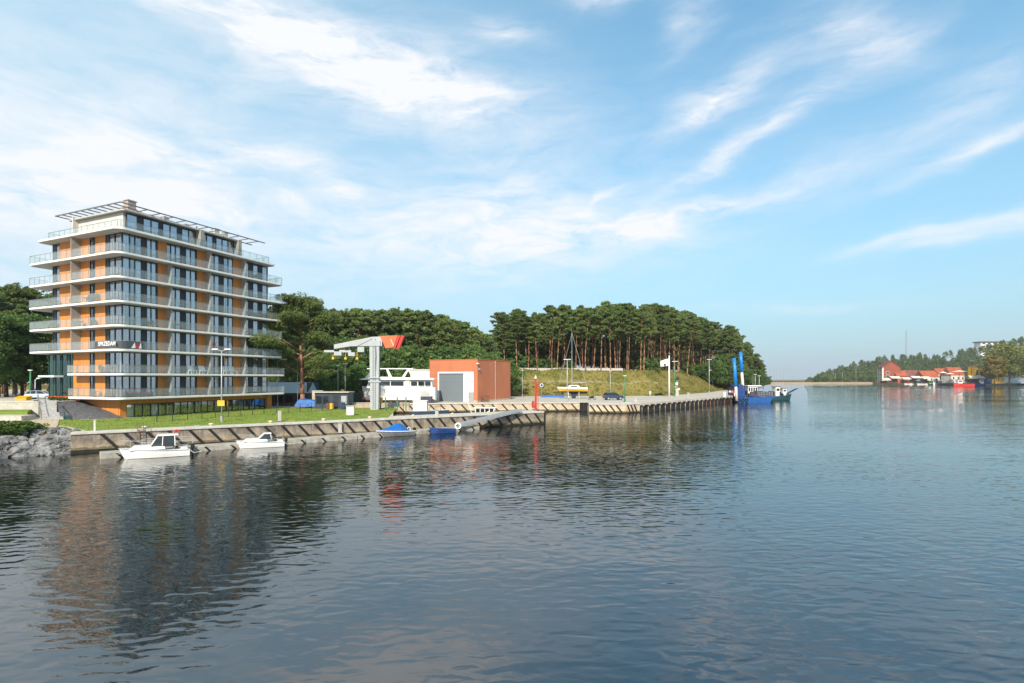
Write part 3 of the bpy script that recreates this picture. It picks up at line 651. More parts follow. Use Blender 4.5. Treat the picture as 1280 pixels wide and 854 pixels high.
for f in range(7):
    z0, z1 = LV[f]+.17, LV[f+1]-.19
    for k, (a, b) in enumerate(wr):
        xa = 1.46 if k == 0 else xr(a); pt = pat_r[k]
        if f == 0: pt = [(w,'d' if kk=='c' and rs.random()<.5 else kk) for w,kk in pt]
        else: pt = [(w, rs.choice(['d','h']) if kk=='c' and rs.random()<(.12+.06*k) else kk) for w,kk in pt]
        window(xa, xr(b), z0, z1, 'r', pt, seed=f*10+k)
    for a, b in woods_r: Bp(MB().bx(xr(a)+.005, xr(b)-.005, 1.36, 1.6, z0, z1)).build('timber_cladding', M['wood'], bld)
    low = f < 2
    for k, (a, b) in enumerate(wl):
        if low and k == 2: continue
        ya, yb_ = yl(b), yl(a)
        if k == 0: ya = 1.46
        window(ya, yb_, z0, z1, 'l', pat_l[k], seed=f*10+5+k, gl='winglass')
    for k, (a, b) in enumerate(woods_l):
        if low and k == 2: a, b = 92, 101
        Bp(MB().bx(1.36, 1.6, yl(b)+.005, yl(a)-.005, z0, z1)).build('timber_cladding', M['wood'], bld)
    # corner post and balcony dividers
    Bp(MB().bx(1.36,1.46,1.36,1.46,z0,z1)).build('corner_post', M['dark'], bld)
    for px in (208,257,301):
        if f == 6 and px == 208: continue
        x = xr(px); Bp(MB().bx(x-.07,x+.07,.25,1.36,z0,z1)).build('divider_wall', M['divider'], bld)
    if not low:
        y = yl(101); Bp(MB().bx(.25,1.36,y-.07,y+.07,z0,z1)).build('divider_wall', M['divider'], bld)
# end wall on the far side
Bp(MB().bx(XE,XE+.2,1.46,YE,4.6,LV[7]-.2)).build('end_wall', M['wood'], bld)
Bp(MB().bx(1.46,XE,YE,YE+.2,10.75,LV[7]-.2)).build('end_wall', M['greyrender'], bld)
# two storey glazed entrance under the overhang
ya, yb_ = yl(92), yl(62)
for z0, z1, nm in ((4.0,7.3,'entrance'),(7.3,10.35,'stair_window')):
    window(ya, yb_, z0+.06, z1, 'l', [(.6,'h'),(.5,'x'),(1,'d'),(.3,'c'),(1,'d'),(.4,'x'),(.9,'h')], 1.3, M['teal'], 'greenglass', 77 if nm=='entrance' else 78, nm)
Bp(MB().bx(.2,1.3,ya+2.2,yb_+.3,7.15,7.4)).build('entrance_canopy', M['white'], bld)
Bp(MB().bx(1.5,6,yb_,yb_+.25,4.0,10.4)).build('end_wall', M['greyrender'], bld)
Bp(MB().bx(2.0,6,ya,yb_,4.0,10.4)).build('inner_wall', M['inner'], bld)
# garden level
yb0 = 2.3; xb0, xb1 = xr(158,yb0), xr(332,yb0)
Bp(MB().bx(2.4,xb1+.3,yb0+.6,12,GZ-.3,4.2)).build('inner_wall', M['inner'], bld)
w2 = MB(); w2.bx(1.7,xb0,yb0,yb0+.3,GZ-.4,4.2); w2.bx(xb0,xb1,yb0,yb0+.3,3.62,4.2); w2.bx(xb1,xr(338,yb0),yb0-.3,yb0+.5,GZ-.4,4.2); w2.bx(1.65,1.95,yb0+.31,13,GZ-.4,4.2)
Bp(w2).build('garden_timber_wall', M['wood'], bld)
ng = 7
for i in range(ng):
    a, b = xb0+(xb1-xb0)*i/ng, xb0+(xb1-xb0)*(i+1)/ng
    window(a, b-.02, GZ-.05, 3.6, 'r', [(1,rs.choice(['d','h','c'])),(1,rs.choice(['d','d','h'])),(1,rs.choice(['d','h','d']))], yb0+.05, M['dark'], 'winglass', 300+i, 'garden_window')
Bp(MB().bx(1.5,xr(338,yb0)+.1,yb0+.3,13,4.15,4.24)).build('garden_ceiling', M['white'], bld)
# penthouse
PZ0, PZ1 = LV[7]+.17, LV[7]+2.75
px0, px1 = 2.3, xr(296,2.0); py1 = yl(97,2.3)
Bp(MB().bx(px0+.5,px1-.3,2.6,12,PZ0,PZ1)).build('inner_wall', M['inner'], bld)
xm = xr(247,2.0)
window(px0, xm-.3, PZ0, PZ1-.15, 'r', [(1.3,'c'),(.7,'x'),(1,'c'),(1,'c'),(.5,'x'),(1,'c'),(1,'c'),(.6,'x'),(1,'c'),(1,'d')], 2.0, None, 'winglass', 401)
window(xm+.4, px1-.5, PZ0, PZ1-.15, 'r', [(1,'d'),(1,'c'),(.5,'x'),(1,'c'),(1,'c'),(1,'d')], 2.0, None, 'winglass', 402)
for x in (xm, px1-.25): Bp(MB().bx(x-.25,x+.3,.95,2.6,PZ0,PZ1+.1)).build('divider_wall', M['divider'], bld)
pw = MB(); pw.bx(px0-.2,px0+.1,2.4,py1,PZ0,PZ1-.02); pw.bx(px0-.9,px0-.2,yl(100,2.3)-.1,yl(100,2.3)+.1,PZ0,PZ1+.35); pw.bx(px0,px1,11.9,12.1,PZ0,PZ1)
Bp(pw).build('penthouse_wall', M['offwhite'], bld)
Bp(MB().prism([(p[0]+1.55,p[1]+1.35) for p in slab_poly(px1-1.4,py1-.6,.6,.3)], PZ1, PZ1+.22)).build('penthouse_roof', M['greyrender'], bld, bevel=.03)
pg = MB(); gz = PZ1+.78
gx0, gx1, gy0, gy1 = 1.0, xr(331,1.0), 1.0, yl(69,1.0)
for off in (0, 3.0):
    pg.bar((gx0+off,gy0+off,gz),(gx0+off,gy1,gz),.10,.14); pg.bar((gx0+off,gy0+off,gz),(gx1,gy0+off,gz),.10,.14)
y = gy0+1.6
while y < gy1: pg.bar((gx0,y,gz+.02),(gx0+3.0,y,gz+.02),.09,.12); y += 1.45
x = gx0+1.6
while x < gx1: pg.bar((x,gy0,gz+.02),(x,gy0+3.0,gz+.02),.09,.12); x += 1.75
for (x, y) in ((3.9,4.0),(3.9,8.5),(8,4.0),(14,4.0),(xm,2.2)): pg.bx(x-.06,x+.06,y-.06,y+.06,PZ1,gz)
Bp(pg).build('pergola', M['pergola'], bld)
for i, (x, y, s) in enumerate(((3.5,3.4,1.0),(9.5,5.5,.7),(13,6,.6),(xr(272,4),4.5,.8),(xr(284,4),4.5,.6))):
    c = MB().bx(x-s*.5,x+s*.5,y-s*.5,y+s*.5,PZ1+.2,PZ1+1.3+s*.6); Bp(c).build('chimney', M['greyrender'] if i else M['pinkrender'], bld)
    Bp(MB().bx(x-s*.6,x+s*.6,y-s*.6,y+s*.6,PZ1+1.3+s*.6,PZ1+1.42+s*.6)).build('chimney_cap', M['steel'], bld)
sol = MB()
for i in range(4):
    x = 4.4+i*1.3; sol.add([(x,1.9,PZ1+.35),(x+.8,1.9,PZ1+.35),(x+.8,4.0,PZ1+1.15),(x,4.0,PZ1+1.15)],[(0,1,2,3)])
for i in range(3):
    y = 6.2+i*1.3; sol.add([(2.0,y-2.5,PZ1+.35),(2.0,y-1.7,PZ1+.35),(4.0,y-1.7,PZ1+1.1),(4.0,y-2.5,PZ1+1.1)],[(0,1,2,3)])
Bp(sol).build('solar_panel', M['dark'], bld)
# sale banner tied to the railing round the corner
bn = thing('banner', 'dark grey sales banner with white lettering and red sails on the corner balcony railing', 'banner', (O.x,O.y,LV[2]), BA)
zb = .25
MB().bx(.02,.05,1.1,yl(118,0),zb,zb+.92).build('banner_sheet', M['banner'], bn)
MB().add([(.035,1.1,zb),(.12,.6,zb),(.40,.36,zb),(.7,.14,zb),(1.1,.03,zb),(.035,1.1,zb+.92),(.12,.6,zb+.92),(.40,.36,zb+.92),(.7,.14,zb+.92),(1.1,.03,zb+.92)],[(i,i+1,i+6,i+5) for i in range(4)]).build('banner_sheet', M['banner'], bn)
MB().bx(1.1,xr(178,0),.02,.05,zb,zb+.92).build('banner_sheet', M['banner'], bn)
text('SPRZEDAM', .74, M['whitecloth'], bn, (.0,(1.0+yl(127,0))/2,zb+.55), (R(90),0,R(-90)), bold=.012)
ux = xr(164,0)
for k, (x0, wd, hg, mm_) in enumerate(((0,.55,.74,'whitecloth'),(.42,.5,.82,'red'),(.9,.36,.78,'whitecloth'))):
    x0 += ux; MB().add([(x0,.0,zb+.06),(x0+wd,.0,zb+.06),(x0+wd*.8,.0,zb+.06+hg),(x0,.012,zb+.06),(x0+wd,.012,zb+.06),(x0+wd*.8,.012,zb+.06+hg)],[(0,1,2),(3,5,4),(0,3,4,1),(1,4,5,2),(2,5,3,0)]).build('sail_emblem', M[mm_], bn)
M['brownweed'] = mat('withered_weeds', (.17,.10,.055), .9, .3, .5, col2=(.10,.085,.035), trans=.2)
# ================================================================== VEGETATION
def leaves(rng, centres, size, name, m, parent):
    """centres: list of (x,y,z, rx,ry,rz, n): clumps of small leaf faces spread through each clump's volume"""
    V = []; 
    for (x,y,z,rx,ry,rz,n) in centres:
        d = rng.normal(size=(n,3)); d /= np.linalg.norm(d,axis=1)[:,None]; r = rng.random(n)**.45
        c = d*r[:,None]*np.array([rx,ry,rz])+np.array([x,y,z])
        u = rng.normal(size=(n,3)); u /= np.linalg.norm(u,axis=1)[:,None]
        w = np.cross(u, rng.normal(size=(n,3))); w /= np.linalg.norm(w,axis=1)[:,None]
        s = size*(.6+.8*rng.random(n))[:,None]
        V.append(np.stack([c-u*s*.5-w*s*.30, c+u*s*.5-w*s*.22, c+u*s*.35+w*s*.32, c-u*s*.4+w*s*.25], 1))
    V = np.concatenate(V).reshape(-1,3); n = len(V)//4
    me = bpy.data.meshes.new(name); me.vertices.add(len(V)); me.vertices.foreach_set('co', V.astype(np.float32).ravel())
    me.loops.add(n*4); me.loops.foreach_set('vertex_index', np.arange(n*4,dtype=np.int32)); me.polygons.add(n)
    me.polygons.foreach_set('loop_start', np.arange(0,n*4,4,dtype=np.int32)); me.polygons.foreach_set('loop_total', np.full(n,4,dtype=np.int32))
    me.update(); me.validate(); me.materials.append(m)
    o = bpy.data.objects.new(name, me); C.objects.link(o)
    if parent: o.parent = parent
    return o
def pine(seed, h=20.0, bare=.55, spread=2.6, leaf=.42, dens=1.0, lean=.5, m='pine', label='', group=None, tr=.19):
    rng = np.random.default_rng(seed); rr = random.Random(seed)
    t = thing('pine_tree', label, 'tree', (0,0,0), 0, group)
    pts = []; bx, by = rr.uniform(-lean,lean), rr.uniform(-lean,lean); w1 = rr.uniform(-.25,.25)
    for i in range(9):
        q = i/8; pts.append(Vector((bx*q*q*2+w1*math.sin(q*5), by*q*q*2+w1*math.cos(q*4)-w1, h*.97*q-.4*(i==0))))
    tk = MB(); tk.tube(pts, [tr*(1-.8*i/8)*(1.25 if i==0 else 1) for i in range(9)], 7)
    def at(q): q = min(q,.999)*8; i = int(q); return pts[i].lerp(pts[i+1], q-i)
    cl = []; nl = int(rr.uniform(19,25))
    for i in range(nl):
        q = bare+(1-bare)*((i+.5)/nl)**.9; b = at(q); a = i*2.4+rr.uniform(-.5,.5)
        k = (q-bare)/(1-bare); reach = spread*(.55+.75*math.sin(math.pi*min(1,(k*.8+.22))))*rr.uniform(.45,1.25)*(1 if k<.85 else .6)
        e = b+Vector((math.cos(a)*reach, math.sin(a)*reach, reach*rr.uniform(.05,.40)))
        tk.tube([b, b.lerp(e,.5)+Vector((0,0,.12*reach)), e], [tr*.33,tr*.22,tr*.08], 4)
        for j in range(rr.choice((2,3,4))):
            f = rr.uniform(.45,1.08); c = b.lerp(e,f)+Vector((rr.uniform(-.5,.5),rr.uniform(-.5,.5),rr.uniform(0,.5))); s = spread*rr.uniform(.14,.33)
            cl.append((c.x,c.y,c.z,s*1.3,s*1.3,s*.55,int(14+58*dens*(s/.8)**1.5)))
    top = at(1); 
    for j in range(3): cl.append((top.x+rr.uniform(-.5,.5),top.y+rr.uniform(-.5,.5),top.z-rr.uniform(-.3,.8),spread*.33,spread*.33,spread*.25,int(60*dens)))
    for j in range(rr.choice((1,2,4))):      # dead snags under the crown
        q = rr.uniform(bare*.55,bare); b = at(q); a = rr.uniform(0,6.28); l_ = rr.uniform(.6,1.5); tk.cyl(b, b+Vector((math.cos(a)*l_,math.sin(a)*l_,rr.uniform(-.2,.3))), tr*.2, .02, 4)
    for j in range(14):        # loose sprays that break the outline
        q = bare+(1-bare)*rr.random(); b = at(q); a = rr.uniform(0,6.28); d_ = spread*rr.uniform(.5,1.2)*(1.15-.6*(q-bare)/(1-bare)); s = spread*rr.uniform(.07,.13)
        cl.append((b.x+math.cos(a)*d_,b.y+math.sin(a)*d_,b.z+d_*.3+rr.uniform(-.3,.9),s*1.4,s*1.4,s,int(9*dens)))
    tk.build('trunk', M['trunk'], t, smooth=True); leaves(rng, cl, leaf, 'crown', M[m], t)
    return t
def broad(seed, h, r, leaf, n, m, label, cat='tree', name='broadleaf_tree', group=None, base=.12, nb=16):
    rng = np.random.default_rng(seed); rr = random.Random(seed); t = thing(name, label, cat, (0,0,0), 0, group)
    tk = MB(); tk.tube([(0,0,-.4),(.1,0,h*.3),(.15,.1,h*.62)], [h*.022,h*.016,h*.006], 7); cl = []
    for i in range(nb):
        a = i*2.4+rr.uniform(-.4,.4); z = h*(base+.12+(.92-base-.12)*((i+.5)/nb)); prof = math.sin(math.pi*min(.96,max(.12,(z/h-base)/(1-base)*.86+.13)))
        d = r*prof*rr.uniform(.35,.85); c = Vector((math.cos(a)*d, math.sin(a)*d, z)); s = r*rr.uniform(.30,.48)
        tk.tube([(.1,0,min(h*.55,z*.6)), c], [h*.008,h*.003], 4)
        cl.append((c.x,c.y,c.z,s*1.1,s*1.1,s*.8,int(n/nb)))
        for j in range(2):
            b_ = rr.uniform(0,6.28); cl.append((c.x+math.cos(b_)*s*.95,c.y+math.sin(b_)*s*.95,c.z+rr.uniform(-.3,.6)*s,s*.5,s*.5,s*.4,int(n/nb*.28)))
    tk.build('trunk', M['bark'], t, smooth=True); leaves(rng, cl, leaf, 'crown', M[m], t); return t
class Kind:
    """one builder per variant, first use moves the original, later uses copy it"""
    def __init__(s, o): s.o = o; s.used = False
    def put(s, loc, rz, sc, label=None, group=None):
        if not s.used:
            s.used = True; move(s.o, loc, rz, sc)
            if label: s.o['label'] = label
            if group: s.o['group'] = group
            return s.o
        return dup(s.o, loc, rz, label or s.o['label'], group or s.o.get('group'), sc)
GW = 'trees of the wood behind the boat yard'
lk = [Kind(broad(340+i, 13, 5.2, .52, 3600, 'leaf', 'dense broadleaf tree at the edge of the wood behind the boat yard', 'tree', 'broadleaf_tree', GW)) for i in range(3)]
GP = 'pines of the dense stand on the embankment'
LP_ = 'tall bare trunked pine in the dense stand on the grassy embankment'
pk = [Kind(pine(100+i, 20, rr_, sp_, .38, 1.3, ln_, label=LP_, group=GP)) for i,(rr_,sp_,ln_) in enumerate(((.60,2.2,.4),(.56,2.5,.8),(.66,2.1,.3),(.52,2.7,1.0),(.62,2.4,.6),(.58,2.3,1.3),(.50,2.6,.5)))]
def interp(tab, x):
    for (a,b),(c,d) in zip(tab[:-1],tab[1:]):
        if a <= x <= c: return b+(d-b)*(x-a)/(c-a)
    return tab[0][1] if x < tab[0][0] else tab[-1][1]
SKY = [(617,408),(622,391),(640,387),(655,385),(664,392),(680,382),(700,379),(730,380),(760,377),(800,380),(838,379),(850,386),(868,394),(890,399),(905,403),(918,413),(930,426),(942,440),(952,456),(960,466)]
rt = random.Random(21); cnt = 0
dk_ = [Kind(pine(120+i, 20, .10, 3.3, .62, 1.1, .5, label='dark pine deep inside the embankment stand, branched almost to the ground', group='dark pines at the back of the stand', tr=.16)) for i in range(3)]
spots = []
for row in range(5):
    x = -3.0 + rt.uniform(0,2)
    while x < 125:
        y = yb(x)+ (13.5+row*4.6)/(1 if x < 46 else .62)+rt.uniform(-1.8,1.8)
        spots.append((x+rt.uniform(-1,1), y, row)); x += rt.uniform(2.7,4.5)*(1+row*.14)*(1 if x<60 else 1.25)
for (x, y, row) in spots:
    px = 640+F*x/y
    if px < 616 or px > 958: continue
    sk = interp(SKY, px)+abs(rt.gauss(0,5.0))+(2 if row==0 else 0); zt = H+(HY-sk)*y/F; z0 = hz(x,y) if y-yb(x) < 110 else 3
    hgt = zt-z0
    if hgt < 5: continue
    hgt = min(hgt, 30)*(1 if row else rt.uniform(.86,1.0))
    s = hgt/20; k = rt.choice(pk[:5] if px<850 else pk[3:]); cnt += 1
    w = (.55+.45*s)*rt.uniform(.8,1.15)*(1.0 if px < 840 else 1.3)
    k.put((x,y,z0-.2), rt.uniform(0,6.28), (w,w,s))
for q in range(26):
    px = 906+q*1.85; Y = 236+max(0,px-916)*1.3+rt.uniform(-8,14); x = (px-640)/F*Y; zt = H+(HY-interp(SKY,px)-abs(rt.gauss(0,4)))*Y/F; z0 = hz(x,Y) if Y > yb(x) else 2.0
    s = max(.25,(zt-z0)/20); pk[rt.choice((3,5,6))].put((x,Y,z0-.2), rt.uniform(0,6), (.55+.5*s,.55+.5*s,s))
for row in range(2):
    x = -4.0
    while x < 150:
        y = yb(x)+(44+row*5)/(1 if x < 46 else .62)+rt.uniform(-1.5,1.5); px = 640+F*x/y
        if 620 < px < 952:
            zt = H+(HY-interp(SKY,px)-6-abs(rt.gauss(0,4)))*y/F; z0 = hz(x,y); s = (zt-z0)/20
            if s > .2: rt.choice(dk_).put((x,y,z0-.2), rt.uniform(0,6), (1.0,1.0,s))
        x += rt.uniform(4.6,6.4)
for i in range(30):
    x = -6+i*3.4; y = yb(x)+(56+rt.uniform(-2,2))/(1 if x < 46 else .62); px = 640+F*x/y
    if 622 < px < 930: s = rt.uniform(1.0,1.25); rt.choice(lk).put((x,y,hz(x,y)-.3), rt.uniform(0,6), (s,s,s), 'dark broadleaf tree filling the gaps behind the pine trunks of the stand', 'broadleaf trees at the back of the pine stand')
print('pines right', cnt, sum(o.name.startswith('pine_tree') for o in bpy.data.objects))
# understory bushes
GB = 'bushes under the pine stand'
bs = [Kind(broad(300+i, 4.2, 2.4, .36, 1500, m, 'round green bush at the foot of the pine stand on the embankment', 'bush', 'bush', GB, .0, 9)) for i, m in enumerate(('leaf','leafy','leaf'))]
for (px, s, kk) in ((668,1.1,1),(676,.95,1),(690,.9,1),(660,1.1,0),(632,1.5,0),(641,1.7,0),(650,1.3,2),(712,.8,0),(806,1.15,0),(816,1.1,2),(825,1.35,1),(858,1.3,0),(868,1.5,1),(879,1.7,2),(889,1.9,0),(899,1.8,0),(908,2.0,2),(917,2.0,0),(926,2.0,2),(934,1.6,0),(941,1.4,2)):
    Y = 166 if px < 800 else 166+(px-800)*.85
    x = (px-640)/F*Y
    if px > 850: Y = max(Y, yb(x)+11)
    x = (px-640)/F*Y; bs[kk].put((x, Y, hz(x,Y)-.3), rt.uniform(0,6), (s,s,s*rt.uniform(.8,1.05)))
for (px, Y, hgt) in ((928,236,9),(936,246,10),(943,255,10),(949,268,9),(954,282,8),(920,222,8),(891,226,11),(897,229,12),(903,233,15.5),(909,238,16.5),(915,243,15),(921,249,13)):
    x = (px-640)/F*Y; s = hgt/13; rt.choice(lk).put((x,Y,hz(x,Y)-.3), rt.uniform(0,6), (s*1.1,s*1.1,s), 'broadleaf tree at the seaward tip of the pine stand', 'broadleaf trees at the seaward tip of the stand')
cl_b = []
for k in range(70):
    x = rt.uniform(2,21); d = rt.uniform(1.2,5.6); y = yb(x)+d; cl_b.append((x,y,hz(x,y)+.1,rt.uniform(.4,1.1),.5,.28,26))
stuff(leaves(np.random.default_rng(77), cl_b, .24, 'withered_weeds', M['brownweed'], None), 'reddish brown withered weeds on the lower embankment behind the red beacon', 'weeds')
# mixed wood behind the boathouse and the boat yard
GW = 'trees of the wood behind the boat yard'
wk = [Kind(pine(140+i, 20, .34, 3.0, .46, 1.3, .5, label='dark pine in the mixed wood behind the boat yard', group=GW)) for i in range(4)]
SK2 = [(300,392),(345,384),(360,388),(400,382),(420,386),(440,384),(470,386),(485,383),(500,388),(520,386),(532,388),(545,391),(560,397),(576,401),(590,404),(600,408),(612,416),(622,424)]
for row in range(4):
    px = 300+rt.uniform(0,6)
    while px < 622:
        Y = 146+row*9+rt.uniform(-3,3); x = (px-640)/F*Y; sk = interp(SK2, px)+abs(rt.gauss(0,4.5))+(3 if row<2 else 0)
        zt = H+(HY-sk)*Y/F; z0 = 3.5; s = (zt-z0)/20; w = s*rt.uniform(.85,1.15)
        rt.choice(wk).put((x,Y,z0), rt.uniform(0,6), (w,w,s)); px += rt.uniform(8,16)*(1+.25*row)
for (px, Y, hgt) in ((405,122,11),(424,124,12),(446,120,11),(462,124,13),(484,122,11.5),(503,126,13),(520,132,13),(540,134,12.5),(556,136,14),(574,136,12),(590,137,13),(604,138,11.5),(618,139,11),(626,143,10),(638,145,9),(395,118,13),(432,131,15),(476,132,15),(512,139,15),(416,112,8),(452,113,8),(345,128,12),(358,126,11),(372,124,12),(384,122,11),(330,130,13),(312,135,13)):
    x = (px-640)/F*Y; s = hgt/13; rt.choice(lk).put((x,Y,2.2), rt.uniform(0,6), (s*rt.uniform(.85,1.05),s,s*rt.uniform(.9,1.05)))
# big pine beside the block
pb = pine(160, 19.5, .24, 6.6, .27, 4.6, .7, 'pinefine', 'large spreading pine standing alone beside the right end of the apartment block', None, .42)
g = P(379,470,93); move(pb, (g.x, 93, 1.8), .6)
pb2 = pine(161, 17, .30, 4.2, .34, 4.0, .5, 'pinefine', 'smaller pine half hidden behind the right end of the apartment block', None, .3); g = P(352,470,108); move(pb2, (g.x,108,1.8), 2.0)
# trees on the left behind the terrace
lf = [Kind(broad(360+i, 16, 5.6, .36, 9000, 'leaf', 'x', 'tree', 'broadleaf_tree')) for i in range(2)]
lp = [Kind(pine(170+i, 21, .30, 3.9, .38, 2.8, .6, 'pinefine', 'x', None, .3)) for i in range(2)]
GL = 'trees behind the terrace left of the apartment block'
for (px, Y, hgt, kind) in ((8,84,13.5,0),(28,86,12,0),(50,88,12.5,0),(-14,80,14,0),(64,92,12,0),(-30,86,15,0),(18,97,15,0),(44,99,15.5,0),(70,100,15,0),(85,104,15,0)):
    x = (px-640)/F*Y; s = hgt/16; rt.choice(lf).put((x,Y,TZ-.1), rt.uniform(0,6), (s*1.05,s*1.05,s), 'dense dark broadleaf tree behind the terrace left of the apartment block', GL)
for (px, Y, hgt) in ((2,99,19.5),(20,104,21.5),(40,108,21.5),(60,110,21),(-14,102,21),(76,114,22),(30,120,23),(95,122,20)):
    x = (px-640)/F*Y; s = hgt/21; rt.choice(lp).put((x,Y,TZ-.1), rt.uniform(0,6), (s,s,s), 'tall pine rising over the broadleaf trees left of the apartment block', GL+' (pines)')
# shore bushes lower left
sb = [Kind(broad(380+i, 1.5, 1.25, .13, 2600, 'leafy', 'x', 'bush', 'bush', None, .0, 9)) for i in range(2)]
for (px, py, s) in ((4,541,1.0),(16,543,.9),(28,541,1.05),(40,537,.85),(-10,545,1.1),(8,533,.75),(22,534,.7)):
    g = P(px, 0, 48.6+(541-py)*.22); sb[int(px/4)%2].put((g.x,g.y,1.8), rt.uniform(0,6), (s*1.15,s*1.15,s*.72), 'low bright green bush growing on top of the riprap at the lower left', 'low green bushes above the riprap at the waterside')
wd = leaves(np.random.default_rng(9), [(0,0,.2,.7,.5,.35,260)], .16, 'water_plant', M['leafy'], None); g = G(627,531,.1); wd.location = (g.x,g.y+.6,.2); tag(wd, 'clump of green weed growing at the foot of the jetty wall under the gangway end', 'plant')
ww = MB()
for k in range(60):
    a = rt.uniform(-.5,.9); q = G(188+rt.uniform(-24,24), 664+rt.uniform(-18,18)); l_ = rt.uniform(.5,1.6); d = Vector((math.cos(a),math.sin(a),0)); s_ = Vector((-d.y,d.x,0))*.018
    mid = q+d*l_*.5+Vector((0,0,.05)); e = q+d*l_+Vector((0,0,.012)); b = q+Vector((0,0,.008)); ww.add([b-s_,b+s_,mid+s_,mid-s_,e], [(0,1,2,3),(3,2,4)])
stuff(ww.build('water_weed', M['weed']), 'floating strands of green weed on the dark water in front of the first motorboat', 'weed')
# far hill wood
cl = []; rngf = np.random.default_rng(4)
SK3 = [(1008,472),(1020,468),(1030,464),(1045,459),(1060,455),(1080,450),(1100,446),(1120,444),(1140,442),(1165,441),(1185,439),(1205,437),(1225,433),(1245,428),(1290,420)]
V = []
for k in range(620):
    px = 1010+275*rngf.random(); dep = rngf.random(); Y = 700+dep*210; x = (px-640)/F*Y; sk = interp(SK3, px)
    zt = H+(HY-sk-rngf.random()**2*5)*Y/F; g0 = 2.0; z = g0+(zt-g0)*(.25+.75*dep) if dep < .9 else zt
    hgt = min(14, max(3, z-g0)); r = 3.0+2.2*rngf.random(); cl.append((x,Y,z-hgt*.35,r,r,hgt*.45,90)); cl.append((x,Y,z-hgt*.05,r*.45,r*.45,hgt*.22,22))
stuff(leaves(rngf, cl, 1.9, 'far_wood', M['pine'], None), 'dark green wood covering the low hill beyond the far right bank', 'wood')
struct(MB().prism([(P(1012,HY,925).x,925),(P(1300,HY,925).x,925),(P(1300,HY,960).x,960),(P(1012,HY,960).x,960)],1,3).build('far_ground', M['soil']))
for (px, Y, h_, r, m, lb, sd) in ((1262,470,36,17,'leafo','large spreading yellow green tree on the far right bank','a'),(1243,462,26,9,'leafau','amber turning tree on the far right bank left of the largest tree','b'),(1285,480,34,14,'leafo','yellow green tree cut by the right edge of the view on the far bank','c')):
    t = broad(500+ord(sd), h_, r, 1.25, 5200, m, lb, 'tree', 'broadleaf_tree', None, .14, 22); x = (px-640)/F*Y; move(t, (x,Y,2.1), 1.0)
for i,(px, w_) in enumerate(((1022,1.0),(1033,1.1),(1048,.8),(1078,1.0),(1090,.9))):
    Y = 690
    if i == 0: o0 = o = broad(520, 8, 6, 1.0, 700, 'leafy', 'low pale green bush on the far bank left of the brick granary', 'bush', 'bush', 'bushes along the far bank', 0, 8)
    else: o = dup(o0, (0,0,0))
    move(o, ((px-640)/F*Y, Y, 3.0), i*1.3, (w_,w_,w_*.8))
M['hullgrey'] = mat('dull_grey_hull', (.17,.175,.18), .5, .15)
M['leafhut'] = mat('dull_green_boards', (.06,.12,.06), .8, .2)
M['greenroof'] = mat('green_roof_sheet', (.06,.16,.10), .6, .15, 1)
# ================================================================== BOATS
def hull(L, B, fs, fb, draft, rake=.35, tum=.9, n=14, deckdrop=.0, full=.45, powr=2.3):
    m = MB(); secs = []
    for i in range(n):
        u = i/(n-1); w = B/2*(.9+.1*min(1,u*3))*(1-max(0,(u-full)/(1-full))**powr); w = max(w,.015); sh = fs+(fb-fs)*u**1.8
        k = -draft*(1-max(0,(u-.6)/.4)**2*.9)
        def X(z): return u*L+rake*u**3*(z/max(fb,.01))
        secs.append([(X(sh),-w,sh),(X(sh*.55),-w*(.97-.12*u),sh*.5),(X(.03),-w*(tum-.25*u),.03),(X(k),0,k),(X(.03),w*(tum-.25*u),.03),(X(sh*.55),w*(.97-.12*u),sh*.5),(X(sh),w,sh)])
    vs = [p for s in secs for p in s]; fs_ = []
    for i in range(n-1):
        for j in range(6): fs_.append((i*7+j,(i+1)*7+j,(i+1)*7+j+1,i*7+j+1))
        fs_.append((i*7+6,(i+1)*7+6,(i+1)*7,i*7))
    fs_ += [tuple(range(7)), tuple(range((n-1)*7,n*7))[::-1]]
    m.add(vs, fs_); m.secs = secs; return m
def rubrail(secs, r=.035, up=0.0):
    m = MB(); m.tube([(s[0][0],s[0][1],s[0][2]+up) for s in secs]+[(s[6][0],s[6][1],s[6][2]+up) for s in secs[::-1]], r, 5); return m
def boat_dir(pb, ps): b, s = G(*pb), G(*ps); d = b-s; return s, math.atan2(d.y,d.x), d.length
def outboard(parent, x=-.12, z=.35, s=1.0):
    m = MB(); m.bx(x-.32*s,x+.02,-.17*s,.17*s,z+.25*s,z+.72*s); m.bx(x-.22*s,x-.06,-.07*s,.07*s,z-.75*s,z+.25*s); o = m.build('outboard_motor', M['black'], parent, bevel=.05); return o
def cabin_block(prof_bot, prof_top, z0, z1): # four-corner frustum: (x0,x1,w)
    (a0,a1,aw),(b0,b1,bw) = prof_bot, prof_top
    return MB().add([(a0,-aw,z0),(a1,-aw*.8,z0),(a1,aw*.8,z0),(a0,aw,z0),(b0,-bw,z1),(b1,-bw*.85,z1),(b1,bw*.85,z1),(b0,bw,z1)],[(0,3,2,1),(4,5,6,7),(0,1,5,4),(1,2,6,5),(2,3,7,6),(3,0,4,7)])
